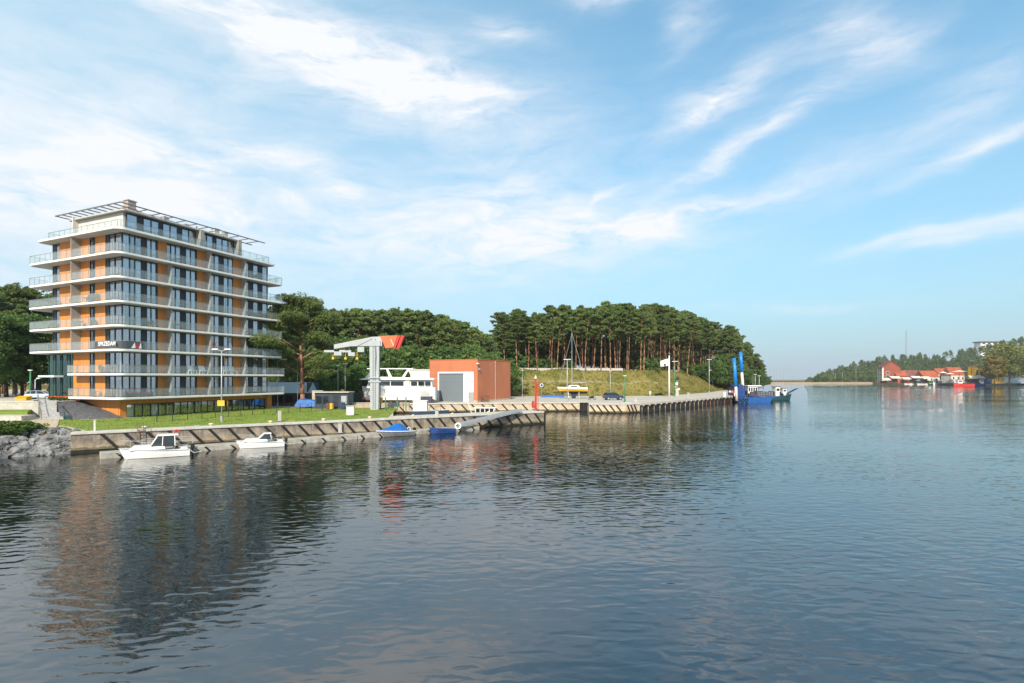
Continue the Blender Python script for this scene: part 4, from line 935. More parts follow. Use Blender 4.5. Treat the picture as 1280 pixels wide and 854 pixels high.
def motorboat(label, bow, stern, full):
    s, an, L_ = boat_dir(bow, stern)
    t = thing('motorboat', label, 'boat', (s.x,s.y,.0), an)
    k = L_/5.0
    h = hull(5.0,1.95,.62,.98,.35,.45); h.build('hull', M['gel'], t, smooth=False, bevel=.02)
    rubrail(h.secs,.04,-.04).build('rub_rail', M['steel'], t)
    MB().add([(p[0],p[1]*1.02,p[2]) for sct in h.secs for p in (sct[2],tuple(sct[2][q]+(sct[1][q]-sct[2][q])*.42 for q in range(3)))],[(2*i,2*i+2,2*i+3,2*i+1) for i in range(13)]).build('boot_stripe', M['rust'], t)
    # foredeck and cuddy
    cabin_block((1.9,4.7,.82),(2.0,4.35,.62),.75,1.12).build('foredeck', M['gel'], t, bevel=.06)
    cw = MB()
    if full:
        x0, x1, zt = 1.15, 3.05, 2.02
        cabin_block((x0,x1,.78),(x0+.05,x1-.55,.66),1.0,zt-.12).build('cabin_glass', M['boatglass'], t)
        cw.bx(x0-.25,x1-.45,-.72,.72,zt-.13,zt-.02)
        for sy in (-1,1):
            cw.bar((x1,sy*.64,1.05),(x1-.55,sy*.58,zt-.1),.07,.07); cw.bar((x0+.02,sy*.79,1.0),(x0+.05,sy*.67,zt-.1),.07,.08); cw.bar((x0+1.0,sy*.74,1.05),(x0+.95,sy*.64,zt-.1),.06,.06)
        cw.bar((x1,-.64,1.08),(x1,.64,1.08),.06,.08)
        cw.build('cabin_frame', M['gel'], t, bevel=.02)
        MB().cyl((1.3,.2,zt),(1.3,.2,zt+.5),.015).build('mast', M['steel'], t)
        f = MB().torus((1.05,-.3,zt+.05),.22,.06,'y'); f.build('lifebuoy', M['red'], t)
    else:
        x0, x1, zt = 1.5, 2.95, 1.72
        cabin_block((x0,x1,.80),(x0+.1,x1-.65,.62),1.02,zt-.1).build('cabin_glass', M['boatglass'], t)
        cw.bx(x0-.02,x1-.58,-.66,.66,zt-.11,zt-.02)
        for sy in (-1,1): cw.bar((x1,sy*.66,1.05),(x1-.65,sy*.56,zt-.1),.06,.06); cw.bar((x0,sy*.80,1.0),(x0+.1,sy*.62,zt-.1),.05,.07)
        cw.bar((x1,-.66,1.07),(x1,.66,1.07),.05,.07); cw.build('cabin_frame', M['gel'], t, bevel=.02)
    # side windows and sole
    MB().bx(3.05,3.75,-.80,-.70,.84,.96).build('porthole', M['black'], t)
    sole = MB().bx(.15,1.7,-.78,.78,.60,.66); sole.bx(.2,.75,-.7,.7,.66,.86); sole.build('cockpit_bench', M['canvas'], t)
    r = MB(); r.tube([(2.9,-.88,.9),(3.2,-.8,1.4),(4.4,-.45,1.55),(5.3,0,1.6),(4.4,.45,1.55),(3.2,.8,1.4),(2.9,.88,.9)],.018,5)
    for x,y in ((3.8,.62),(4.6,.36)):
        for sy in (-1,1): r.cyl((x,sy*y,.95),(x,sy*y*.98,1.5),.014,n=5)
    r.build('bow_rail', M['steel'], t)
    r = MB()
    for sy in (-1,1): r.tube([(1.3,sy*.93,.7),(1.1,sy*.93,1.05),(.1,sy*.88,1.05),(.05,sy*.88,.65)],.02,5)
    r.build('stern_rail', M['steel'], t)
    for x in (1.0,2.4): MB().cyl((x,-1.06,.12),(x,-1.06,.62),.11,n=10).build('fender', M['bluehull'], t, bevel=.03)
    MB().tube([(.1,.9,.65),(-.3,1.5,.35),(-.9,2.2,.5)],.018,5).tube([(4.9,.1,1.0),(5.4,.9,.55),(5.9,1.7,.5)],.018,5).build('mooring_rope', M['canvas'], t)
    MB().bx(.25,.7,-.45,.0,.86,1.15).bx(.9,1.3,.1,.5,.66,.95).build('cockpit_gear', M['dark'], t, bevel=.03)
    outboard(t, -.1, .30, 1.0); t.scale = (k,k*1.05,k*1.05); return t
motorboat('white motorboat with glazed wheelhouse and red lifebuoy, nearest the left end of the pontoon', (156,574), (237,568.5), True)
motorboat('smaller white cabin motorboat with low windscreen, moored between two grey posts', (300,560.5), (355,557.5), False)
# boat under blue cover
s, an, L_ = boat_dir((474,546.5),(516,543.5)); t = thing('covered_boat', 'small grey motorboat under a bright blue peaked tarpaulin beside the pontoon', 'boat', (s.x,s.y,0), an)
h = hull(4.6,1.8,.58,.8,.3,.4); h.build('hull', M['hullgrey'], t, bevel=.02); rubrail(h.secs,.05,.0).build('rub_rail', M['gel'], t)
cv = MB(); sc_ = h.secs[2:]; rid = [0.15,.45,.8,1.0,1.05,.95,.75,.5,.3,.15,.08,.02]
vs = []
for q, sct in enumerate(sc_):
    zc = sct[0][2]; vs += [(sct[0][0],sct[0][1]*1.03,zc-.08),(sct[0][0],sct[0][1]*.8,zc+.06+rid[q]*.3),(sct[0][0],0,zc+.08+rid[q]*.85),(sct[6][0],sct[6][1]*.8,zc+.06+rid[q]*.3),(sct[6][0],sct[6][1]*1.03,zc-.08)]
cv.add(vs,[(i*5+j,(i+1)*5+j,(i+1)*5+j+1,i*5+j+1) for i in range(len(sc_)-1) for j in range(4)]); cv.build('boat_cover', M['tarp'], t); outboard(t,-.1,.25,.95); t.scale = (L_/4.6,)*3
MB().torus((.25,-.65,.72),.2,.06,'y').build('lifebuoy', M['gel'], t)
# blue rowing boat
s, an, L_ = boat_dir((539,542.5),(568,541)); t = thing('rowing_boat', 'small dark blue open boat tied at the right end of the pontoon', 'boat', (s.x,s.y,0), an)
h = hull(3.5,1.45,.60,.85,.25,.3); h.build('hull', M['bluehull'], t); rubrail(h.secs,.035).build('gunwale', M['blue'], t)
MB().bx(.7,1.0,-.6,.6,.55,.66).bx(1.9,2.2,-.58,.58,.6,.72).build('thwart', M['brownwood'], t); t.scale = (L_/3.5,)*3
tb = MB().torus((0,0,0),.34,.1,'y'); g = G(572,536,.6); lb_ = tb.build('lifebuoy', M['gel']); lb_.location = (g.x,g.y+.5,.9); tag(lb_, 'white ring buoy leaning at the foot of the gangway', 'lifebuoy')
# gangway from the jetty down to the pontoon
a, b = G(572,533.5,.62), P(650,514.2,77.0); t = thing('gangway', 'long grey metal gangway sloping from the jetty down to the pontoon end', 'gangway', (a.x,a.y,a.z), 0)
d = b-a; m = MB(); m.bar((0,0,0),d,.85,.08); m.build('walkway', M['steel'], t)
n_ = Vector((-d.y,d.x,0)).normalized()*.42
for sgn in (-1,1):
    m = MB(); m.bar(n_*sgn+Vector((0,0,.28)),d+n_*sgn+Vector((0,0,.28)),.06,.26)
    m.build('side_beam', M['steel'], t)
g = G(578,536.5); t = thing('raft', 'low brown timber raft floating under the gangway', 'raft', (g.x,g.y,0), .5)
m = MB()
for i in range(6): m.cyl((0,i*.3,.1),(3.4+.2*(i%2),i*.3,.1),.16,n=7)
m.build('logs', M['brownwood'], t); MB().bx(.4,.6,-.1,1.7,.26,.34).bx(2.7,2.9,-.1,1.7,.26,.34).build('crossbeam', M['brownwood'], t)
g = P(632,519.5,75.5); t = thing('inflatable_dinghy', 'dark grey inflatable dinghy hanging on the jetty wall below the top of the gangway', 'dinghy', (g.x,g.y,g.z), .6)
MB().ball((0,0,0),.55,(1.9,.45,.42),12,6).build('tube', M['lav'], t, smooth=True); MB().ball((0.1,0,.22),.3,(2.2,.4,.3),10,5).build('cover', M['darkblue'], t, smooth=True)
# boats in the basin
g = P(513,513,95); t = thing('work_boat', 'low blue grey workboat with a white box shelter lying behind the jetty', 'boat', (g.x,95,.1), .02)
h = hull(6.6,2.1,.95,1.15,.3,.5); h.build('hull', M['darkblue'], t); rubrail(h.secs,.06).build('rub_rail', M['carpale'], t)
MB().bx(.6,3.1,-.8,.8,.9,2.75).build('shelter', M['white'], t, bevel=.04); MB().bx(.5,3.2,-.9,.9,2.75,2.86).build('shelter_roof', M['white'], t)
r = MB()
for x in (3.6,4.6,5.6): r.cyl((x,-.8,1.0),(x,-.7,1.7),.03)
r.tube([(3.6,-.8,1.7),(5.6,-.6,1.75),(6.6,0,1.8)],.03); r.build('railing', M['rust'], t)
g = P(588,516,92); t = thing('cabin_boat', 'small cabin boat with a white roof and side windows moored behind the jetty', 'boat', (g.x,92,.1), .03)
h = hull(5.6,2.0,.8,1.0,.3,.4); h.build('hull', M['carpale'], t); MB().bx(.9,4.2,-.8,.8,.8,1.62).build('cabin', M['boatglass'], t)
w = MB()
for x in (.95,1.75,2.55,3.35,4.15): w.bx(x-.06,x+.06,-.83,.83,.8,1.62)
w.build('window_posts', M['gel'], t); MB().bx(.6,4.5,-.95,.95,1.62,1.76).build('cabin_roof', M['gel'], t, bevel=.04)
MB().cyl((.2,0,.8),(-.6,0,2.9),.05).build('stern_pole', M['gel'], t)

# ================================================================== BOAT YARD
# boathouse
c0, cr, cl_ = G(597,502,2.0), G(635,499,2.0), G(537,500.7,2.0)
fx_ = (cl_-c0); an = math.atan2(-fx_.y,-fx_.x); Lf = fx_.length
t = thing('boathouse', 'orange rendered flat roofed boathouse with a large grey roller shutter', 'building', (cl_.x,cl_.y,1.85), an)
hb = 9.2; ld = 16.5
px_ = lambda p: ((p-640)/F*cl_.y-cl_.x)*1.0
def fxp(px):  # column -> distance along the front
    r = (px-640)/F; ca, sa = math.cos(an), math.sin(an); return (r*cl_.y-cl_.x)/(ca-r*sa)
zt_ = lambda py: H-(py-HY)*cl_.y/F-1.85
ga, gb, gw, gt = fxp(548.5), fxp(579), fxp(592), zt_(467)
w = MB(); w.bx(0,ga-.25,0,.4,0,hb); w.bx(gw,Lf,0,.4,0,hb); w.bx(ga-.25,gw,0,.4,gt+.35,hb); w.bx(0,.4,.4,ld,0,hb); w.bx(Lf-.4,Lf,.4,ld,0,hb); w.bx(.4,Lf-.4,ld-.4,ld,0,hb)
w.build('wall', M['shedfront'], t)
MB().bx(.3,Lf-.3,.3,ld-.3,hb-.5,hb-.3).build('roof', M['dark'], t); cp = MB(); cp.bx(-.08,Lf+.08,-.08,.45,hb,hb+.12); cp.bx(-.08,.45,.45,ld+.08,hb,hb+.12); cp.bx(Lf-.45,Lf+.08,.45,ld+.08,hb,hb+.12); cp.build('parapet_cap', M['orange'], t)
dp_ = MB().cyl((Lf+.08,ld*.5,0),(Lf+.08,ld*.5,hb-.1),.07); dp_.bx(Lf,Lf+.2,ld*.5-.15,ld*.5+.15,hb-.5,hb-.15); dp_.build('downpipe', M['steel'], t)
MB().bx(.02,ga-.27,-.03,.0,0,.35).bx(gw+.02,Lf-.02,-.03,.0,0,.35).bx(Lf,Lf+.03,.3,ld-.1,0,.35).build('plinth', M['concretel'], t)
MB().bx(ga,gb,.18,.28,0,gt).build('roller_shutter', M['shutter'], t)
fr_ = MB(); fr_.bx(ga-.25,ga,-.05,.3,0,gt); fr_.bx(ga-.25,gw,-.05,.3,gt,gt+.35); fr_.build('shutter_frame', M['white'], t)
pn = MB(); pn.bx(gb,gw-.01,.05,.3,2.1,gt); pn.bx(gb,fxp(585.3),.05,.3,0,2.1); pn.build('white_panel', M['white'], t)
d_ = MB().bx(fxp(585.3),gw-.01,.12,.25,0,2.1).build('door', M['steel'], t); MB().bx(fxp(586.2),fxp(586.2)+.08,.04,.12,.95,1.1).build('handle', M['dark'], d_)
lm = MB().bx(Lf-.1,Lf+.35,-.35,.05,hb-1.0,hb-.75).build('wall_lamp', M['white'], t); MB().bx(Lf,Lf+.4,.3,.6,hb-2.2,hb-1.9).build('camera_box', M['steel'], t)
g = G(593,501.8,1.9); tf_ = thing('slat_fence', 'low brown slat fence in front of the boathouse corner', 'fence', (g.x,g.y-1.2,1.85), an)
sl = MB()
for i in range(11): sl.bx(i*.36,i*.36+.16,0,.06,0,1.5)
sl.build('slats', M['brownwood'], tf_); MB().bx(0,3.9,.06,.12,.3,.42).bx(0,3.9,.06,.12,1.2,1.32).build('rail', M['brownwood'], tf_)
# white annex beside it
g = G(509,502,1.9); t = thing('annex_building', 'low white two storey annex with dark windows left of the orange boathouse', 'building', (g.x,118,1.85), 0.02)
MB().bx(0,5.4,0,6,0,7.0).build('wall', M['white'], t)
MB().bx(-.1,5.5,-.15,6.1,7.0,7.2).build('roof', M['offwhite'], t)
for x in (.5,1.9,3.3): f = MB().bx(x,x+1.1,-.04,.05,2.7,4.2).build('window', M['dark'], t); MB().bx(x+.08,x+.5,-.06,-.04,2.8,4.1).bx(x+.6,x+1.02,-.06,-.04,2.8,4.1).build('pane', M['boatglass'], f)
g = G(534,502,1.9); t = thing('skip_container', 'dark purple grey container with pale lid in front of the annex', 'container', (g.x,106,1.85), 0)
MB().bx(0,2.2,0,1.6,0,1.45).build('bin', M['lav'], t, bevel=.03); MB().bx(-.05,2.25,-.05,1.65,1.45,1.58).build('lid', M['carpale'], t)
# yacht ashore
g = G(450,504,1.9); t = thing('yacht', 'big white motor yacht with long dark windows standing ashore behind the boat hoist', 'yacht', (g.x,110,2.0), .02)
yl_ = 15.2
h = hull(yl_,4.4,2.6,2.9,.2,.5,.8,14,full=.6); h.v = [(yl_-x,y,z+.45) for x,y,z in h.v]; h.build('hull', M['gel'], t, bevel=.05)
m = cabin_block((.9,yl_-.6,2.0),(1.6,yl_-.8,1.85),3.0,4.7).build('deckhouse', M['gel'], t)
w = MB()
for a_, b_ in ((1.5,2.5),(3.2,5.8),(6.0,8.6),(10.2,11.4),(11.7,12.9),(13.1,14.2)): w.bx(a_,b_,-2.02,-1.85,3.5,4.35)
w.build('window_band', M['boatglass'], t)
MB().bx(9.0,9.9,-2.04,-1.9,3.0,4.5).build('side_door', M['canvas'], t)
MB().extr([(-.6,4.7),(yl_-.2,4.7),(yl_-.4,5.05),(2.6,5.35),(.2,4.95)],'y',-2.3,2.3).build('upper_deck', M['gel'], t, bevel=.05)
f = MB(); f.extr([(.6,5.1),(1.6,5.2),(2.7,6.9),(2.2,6.9)],'y',-1.9,-1.6); f.extr([(.6,5.1),(1.6,5.2),(2.7,6.9),(2.2,6.9)],'y',1.6,1.9); f.extr([(5.6,5.2),(6.3,5.2),(5.4,6.9),(5.0,6.9)],'y',-1.9,-1.6); f.bx(1.0,10.6,-1.7,1.7,6.9,7.1); f.extr([(8.2,5.2),(8.8,5.2),(9.8,6.9),(9.4,6.9)],'y',-1.8,-1.5); f.extr([(10.4,5.2),(11.0,5.2),(9.8,6.9),(9.4,6.9)],'y',-1.8,-1.5)
f.build('flybridge', M['gel'], t, bevel=.03)
MB().bx(12.2,13.8,-2.25,-2.1,.7,2.4).build('hull_door', M['greyrender'], t)
sp_ = MB()
for x in (3,6,9,12): sp_.bx(x-.2,x+.2,-1.2,1.2,-.15,.4)
sp_.build('keel_block', M['brownwood'], t)
# boat hoist
g = G(469,512,1.9); t = thing('boat_hoist', 'grey pillar jib boat hoist with an orange counterweight and red stripes', 'crane', (g.x,g.y,1.85), math.atan2(.12,1))
Yc = g.y; zc = lambda py: H-(py-HY)*Yc/F-1.85; xc = lambda px: (px-469)/F*Yc
MB().extr([(-.68,0),(.62,0),(.74,zc(432)),(-.84,zc(432))],'y',-.7,.7).build('pillar', M['hoist'], t, bevel=.05)
cl2 = MB(); cl2.bx(-1.0,.95,-.8,.8,zc(478),zc(476)); cl2.bx(-1.0,.9,-.9,-.7,zc(473),zc(472)); cl2.bx(-.9,.9,-.8,.8,zc(433),zc(426)); cl2.build('pillar_collar', M['hoist'], t)
MB().extr([(xc(420),zc(431.5)),(xc(466),zc(421.5)),(xc(478),zc(421)),(xc(478),zc(433)),(xc(466),zc(433)),(xc(440),zc(433.5)),(xc(420),zc(437))],'y',-.6,.6).build('jib', M['hoist'], t, bevel=.04)
MB().extr([(xc(475.5),zc(420.5)),(xc(497),zc(419.5)),(xc(492),zc(434.5)),(xc(482),zc(435.5))],'y',-.75,.75).build('counterweight', M['orange'], t, bevel=.03)
for a_, b_ in ((497.2,500.5),(501.2,505.2)): MB().extr([(xc(a_),zc(419.6)),(xc(b_),zc(419.8)),(xc(b_-6.5),zc(436)),(xc(a_-5.5),zc(435.6))],'y',-.76,.76).build('stripe', M['red'], t)
MB().extr([(xc(488),zc(424)),(xc(489),zc(424)),(xc(492.5),zc(432)),(xc(491.3),zc(432))],'y',-.78,-.751).build('emblem_stroke', M['pale'], t)
tr_ = MB(); tr_.bx(xc(408),xc(420),-.5,.5,zc(441),zc(438.3)); tr_.bx(xc(420),xc(429),-.6,.6,zc(445),zc(440)); tr_.bx(xc(437),xc(445),-.6,.6,zc(445.5),zc(441)); tr_.bx(xc(448),xc(456),-.5,.5,zc(440.5),zc(434)); tr_.bx(xc(426),xc(440),-.35,.35,zc(441),zc(438)); tr_.build('trolley', M['hoist'], t, bevel=.03)
hk = MB()
for px in (418,433,447): hk.cyl((xc(px),0,zc(440)),(xc(px),0,zc(448)),.05); hk.bx(xc(px)-.18,xc(px)+.18,-.12,.12,zc(449.5),zc(447))
hk.build('hook', M['yellow'], t)
MB().cyl((.9,-.75,zc(470)),(.9,-.75,0.1),.05).build('cable_pipe', M['dark'], t)
ld_ = MB()
for x in (-.25,.15): ld_.cyl((x,-.78,.2),(x,-.78,zc(433)),.025,n=5)
for i in range(int(zc(433)/.35)): ld_.cyl((-.25,-.78,.4+i*.35),(.15,-.78,.4+i*.35),.018,n=4)
ld_.build('ladder', M['steelthin'], t)
cb_ = MB(); cb_.tube([(xc(466),-.62,zc(424)),(xc(445),-.62,zc(435)),(xc(433),-.5,zc(438))],.03,5); cb_.tube([(xc(470),-.75,zc(424)),(xc(471),-.78,zc(445)),(xc(470),-.76,zc(470))],.035,5); cb_.build('cable', M['black'], t)
# forklift
g = G(459,503,1.9); t = thing('forklift', 'orange forklift with a dark cab standing left of the hoist pillar', 'forklift', (g.x,g.y,1.85), math.pi+.2)
MB().bx(-1.2,.9,-.6,.6,.35,1.15).bx(-1.35,-.7,-.55,.55,.5,1.45).build('body', M['orange'], t, bevel=.08)
cg = MB()
for x in (-.6,.75):
    for y in (-.5,.5): cg.bx(x-.05,x+.05,y-.05,y+.05,1.15,2.25)
cg.bx(-.75,.9,-.6,.6,2.25,2.35); cg.build('cab_guard', M['dark'], t)
ms_ = MB()
for y in (-.35,.35): ms_.bx(1.0,1.12,y-.06,y+.06,.15,2.6)
ms_.bx(1.0,1.12,-.35,.35,2.5,2.6); ms_.bx(1.12,2.1,-.4,-.28,.15,.22); ms_.bx(1.12,2.1,.28,.4,.15,.22); ms_.build('mast', M['rust'], t)
for x in (-.8,.55):
    for y in (-.6,.6): MB().cyl((x,y-.1,.35),(x,y+.1,.35),.35,n=12).build('wheel', M['tyre'], t)
g = G(448,503,1.9); t = thing('generator_box', 'dark green generator box beside the orange forklift', 'generator', (g.x,g.y+1.5,1.85), 0); MB().bx(-1.6,.8,-.7,.7,.2,2.0).build('housing', M['teal'], t, bevel=.06); MB().bx(-1.4,.6,-.5,.5,0,.2).build('skid', M['dark'], t); MB().cyl((.3,0,2),(.3,0,2.5),.08).build('exhaust', M['dark'], t)
# yard walls, sheds, bins
a_, b_ = G(440,510,1.9), G(512,508,1.9); ln, an = frame((a_.x,a_.y),(b_.x,b_.y)); t = thing('yard_wall', 'low beige concrete wall in front of the yacht', 'wall', (a_.x,a_.y,1.85), an); MB().bx(0,ln*.42,0,.3,0,.85).bx(ln*.5,ln,0,.3,0,.8).build('wall_panel', M['concretel'], t); MB().bx(-.04,ln*.42+.04,-.05,.35,.85,.93).build('wall_cap', M['coping'], t)
a_ = G(393.5,511,1.9); t = thing('storage_shed', 'long flat roofed dark blue storage shed with pale roof edge', 'shed', (a_.x,a_.y,1.85), .03)
W_ = 41.5/F*a_.y
MB().bx(0,W_,0,3.2,0,2.72).build('wall', M['darkblue'], t); MB().bx(-.25,W_+.15,-.35,3.4,2.72,2.88).build('roof', M['greyrender'], t)
for i,x in enumerate((.25,1.35,4.4)): f = MB().bx(x,x+.9,-.06,.02,.9,2.2).build('panel', M['boatglass'] if i != 2 else M['steel'], t)
MB().bx(3.0,3.9,-.05,.02,.05,2.3).build('door', M['dark'], t)
for (px, mm_, lb) in ((412.5,'brownwood','brown wheeled bin in front of the dark blue storage shed'),(417.2,'yellow','olive yellow wheeled bin in front of the dark blue storage shed'),(431,'bluehull','blue wheeled bin at the right end of the dark storage shed')):
    g = G(px,511.2,1.9); b = thing('wheeled_bin', lb, 'bin', (g.x,g.y-.9,1.85), .03); MB().bx(-.28,.28,-.3,.3,.08,1.1).build('body', M[mm_], b, bevel=.03); MB().bx(-.31,.31,-.34,.32,1.1,1.17).build('lid', M['dark'], b)
    for y in (-.24,.24): MB().cyl((y-.03,.28,.1),(y+.03,.28,.1),.1,n=8).build('wheel', M['tyre'], b)
a_ = G(383,509,1.9); t = thing('gatehouse_wall', 'short pinkish rendered wall left of the dark blue storage shed', 'wall', (a_.x,a_.y+2.6,1.85), .03); MB().bx(0,1.9,0,.4,0,2.85).build('panel', M['concretel'], t); MB().bx(-.05,1.95,-.05,.45,2.85,2.93).build('cap', M['carpale'], t)
a_ = G(441,505,1.9); t = thing('rendered_wall', 'taller pink beige rendered wall behind the generator', 'wall', (a_.x-1.5,a_.y+9,1.85), .03); MB().bx(0,7,0,.4,0,4.6).build('panel', M['concretel'], t); MB().bx(-.1,7.1,-.1,.5,4.6,4.75).build('cap', M['coping'], t)
# grey sloping roofed shed behind the end of the block
a_ = G(333,509,1.9); t = thing('pavilion', 'single storey brown timber pavilion with pale grey roof beyond the end of the block', 'shed', (a_.x,a_.y+5,1.85), .05)
MB().bx(-3,5.2,0,6,0,2.4).build('wall', M['wooddark'], t); MB().extr([(-.6,2.4),(2.2,4.4),(5,2.4)],'x',-3.3,5.5).build('roof', M['carpale'], t); MB().bx(5.2,5.45,-.3,6,0,4.4).build('gable', M['teal'], t)
for i in range(4): MB().bx(-2.6+i*1.9,-1.3+i*1.9,-.05,.02,.7,1.9).build('window', M['boatglass'], t)
# tarpaulined car
g = G(388,510,1.9); t = thing('covered_trailer', 'boat trailer load under a bright blue crumpled tarpaulin beside the big pine', 'trailer', (g.x,g.y,1.85), .1)
cv = MB(); rr = random.Random(2); vs = []; nx, ny = 12, 7
for i in range(nx):
    for j in range(ny):
        u, v = i/(nx-1)*2-1, j/(ny-1)*2-1; e = (1-abs(u)**4)*(1-abs(v)**4); vs.append((u*2.4,v*1.0,.35+e**.5*(1.15-.35*u)+rr.uniform(-.07,.07)))
cv.add(vs,[(i*ny+j,(i+1)*ny+j,(i+1)*ny+j+1,i*ny+j+1) for i in range(nx-1) for j in range(ny-1)]); cv.build('tarpaulin', M['tarp'], t)
MB().bx(-2.2,2.9,-.4,.4,.28,.36).build('chassis', M['dark'], t)
for y in (-.85,.85): MB().cyl((-.2,y-.09,.32),(-.2,y+.09,.32),.32,n=12).build('wheel', M['tyre'], t)
# green dock posts frame
GR = 'green posts of the slipway rail'
for i, px in enumerate((479.5,494.5,505.5)):
    g = G(px,513.5,1.93); b = thing('dock_post', 'dark green steel post on the quay edge right of the hoist', 'post', (g.x,g.y+1.2,1.9), .2, GR); MB().bx(-.09,.09,-.09,.09,0,2.0).build('shaft', M['green'], b); MB().bx(-.12,.12,-.12,.12,2.0,2.06).build('cap', M['dark'], b)
a_, b_ = G(480,513.5,1.93), G(509,513,1.93); t = thing('handrail', 'thin dark handrail between the green dock posts', 'railing', (a_.x,a_.y+1.5,1.9), math.atan2(b_.y-a_.y,b_.x-a_.x)); ln = (b_-a_).length
m = MB(); m.bar((0,0,1.5),(ln,0,1.5),.06,.06); m.bar((0,0,.8),(ln,0,.8),.05,.05); m.build('rail', M['dark'], t)
for i in range(5): MB().bx(ln*i/4-.03,ln*i/4+.03,-.03,.03,0,1.5).build('upright', M['dark'], t)
# white cabinet on legs
g = G(641,494.5,1.9); t = thing('switch_cabinet', 'white electrical cabinet on short legs right of the boathouse', 'cabinet', (g.x,g.y,1.9), 0)
MB().bx(-1.35,1.3,-.5,.5,.65,3.15).build('housing', M['white'], t, bevel=.03); MB().bx(-.55,-.3,-.53,-.5,1.6,2.3).build('handle', M['dark'], t); lg = MB()
for x in (-1.1,1.05):
    lg = MB().bx(x-.08,x+.08,-.4,.4,-.05,.65); lg.build('leg', M['dark'], t)
# red beacon
t = thing('beacon', 'slim red and white navigation beacon post at the end of the jetty', 'beacon', (G(669.5,512,1.95).x,G(669.5,512,1.95).y,1.93), .2); k = t.location.y/F
MB().bx(-.45,.45,-.45,.45,0,.1).cyl((0,0,.1),(0,0,39*k),.17,.14,10).build('column', M['red'], t); MB().cyl((0,0,39*k),(0,0,43*k),.20,.02,10).build('lantern', M['gel'], t); MB().bx(-.55,-.28,-.3,.3,.3,1.4).build('control_box', M['red'], t)
m = MB(); m.cyl((.3,.2,.1),(.3,.2,36*k),.03); m.cyl((.55,.2,.1),(.55,.2,36*k),.03)
for i in range(14): m.cyl((.3,.2,.4+i*.3),(.55,.2,.4+i*.3),.02)
m.build('ladder', M['red'], t)
# yellow sailing boat ashore
g = G(717,497.5,2.0); Yb = g.y; k = Yb/F; t = thing('sailing_boat', 'yellow and white keel sailing boat with bare mast standing ashore on a cradle', 'boat', (P(734,490,Yb).x,Yb,1.95), math.pi)
zb_ = lambda py: H-(py-HY)*k-1.95
h = hull(7.1,2.3,1.0,1.15,.45,.55,.75); h.v = [(x,y,z+zb_(489.6)) for x,y,z in h.v]; h.build('hull', M['yellow'], t, bevel=.02)
z1 = zb_(489.6)
dk = MB(); vs = []
for s_ in h.secs: vs += [(s_[0][0],s_[0][1]*1.02,s_[0][2]+z1-.28),(s_[0][0],s_[0][1]*1.0,s_[0][2]+z1+.06),(s_[6][0],s_[6][1]*1.0,s_[6][2]+z1+.06),(s_[6][0],s_[6][1]*1.02,s_[6][2]+z1-.28)]
dk.add(vs,[(i*4+j,(i+1)*4+j,(i+1)*4+j+1,i*4+j+1) for i in range(13) for j in range(3)]); dk.build('topsides', M['gel'], t)
cabin_block((1.9,5.2,.75),(2.2,4.6,.6),z1+1.0,z1+1.65).build('cabin', M['gel'], t, bevel=.06); MB().bx(2.6,4.2,.66,.74,z1+1.2,z1+1.45).bx(2.6,4.2,-.74,-.66,z1+1.2,z1+1.45).build('cabin_window', M['black'], t)
MB().extr([(2.5,z1-.2),(4.3,z1-.2),(3.9,z1-1.75),(3.0,z1-1.75)],'y',-.12,.12).build('keel', M['anti'], t); MB().extr([(6.0,z1+.1),(6.7,z1+.1),(6.5,z1-.9),(6.1,z1-.9)],'y',-.05,.05).build('skeg', M['anti'], t)
hb_ = MB(); sec = hull(7.1,2.3,.12,.14,.46,.55,.76); hb_.v = [(x,y*1.01,z+z1-.05) for x,y,z in sec.v]; hb_.f = sec.f; hb_.build('antifouling', M['anti'], t)
ms_ = zb_(414); MB().cyl((3.9,0,z1+1.2),(3.9,0,ms_),.07,.05).build('mast', M['steel'], t); MB().cyl((3.8,0,z1+2.2),(.6,0,z1+2.3),.06).build('boom', M['steel'], t)
m = MB(); m.cyl((3.9,0,ms_-.5),(.05,0,z1+1.1),.035,n=5); m.cyl((3.9,0,ms_-.5),(7.4,0,z1+1.2),.03,n=5); m.cyl((3.9,0,ms_-2),(3.9,-1.1,z1+1.0),.02,n=4); m.cyl((3.9,0,ms_-2),(3.9,1.1,z1+1.0),.02,n=4); m.bar((3.9,-.8,z1+7),(3.9,.8,z1+7),.05,.05); m.build('rigging', M['steel'], t)
cr_ = MB()
for x in (2.2,4.9):
    for sy in (-1,1): cr_.bar((x,sy*1.2,-.02),(x,sy*.75,z1+.1),.1,.1)
    cr_.bar((x,-1.3,.05),(x,1.3,.05),.12,.1)
cr_.bx(2.0,5.1,-.12,.12,0,.12); cr_.build('cradle', M['steel'], t)
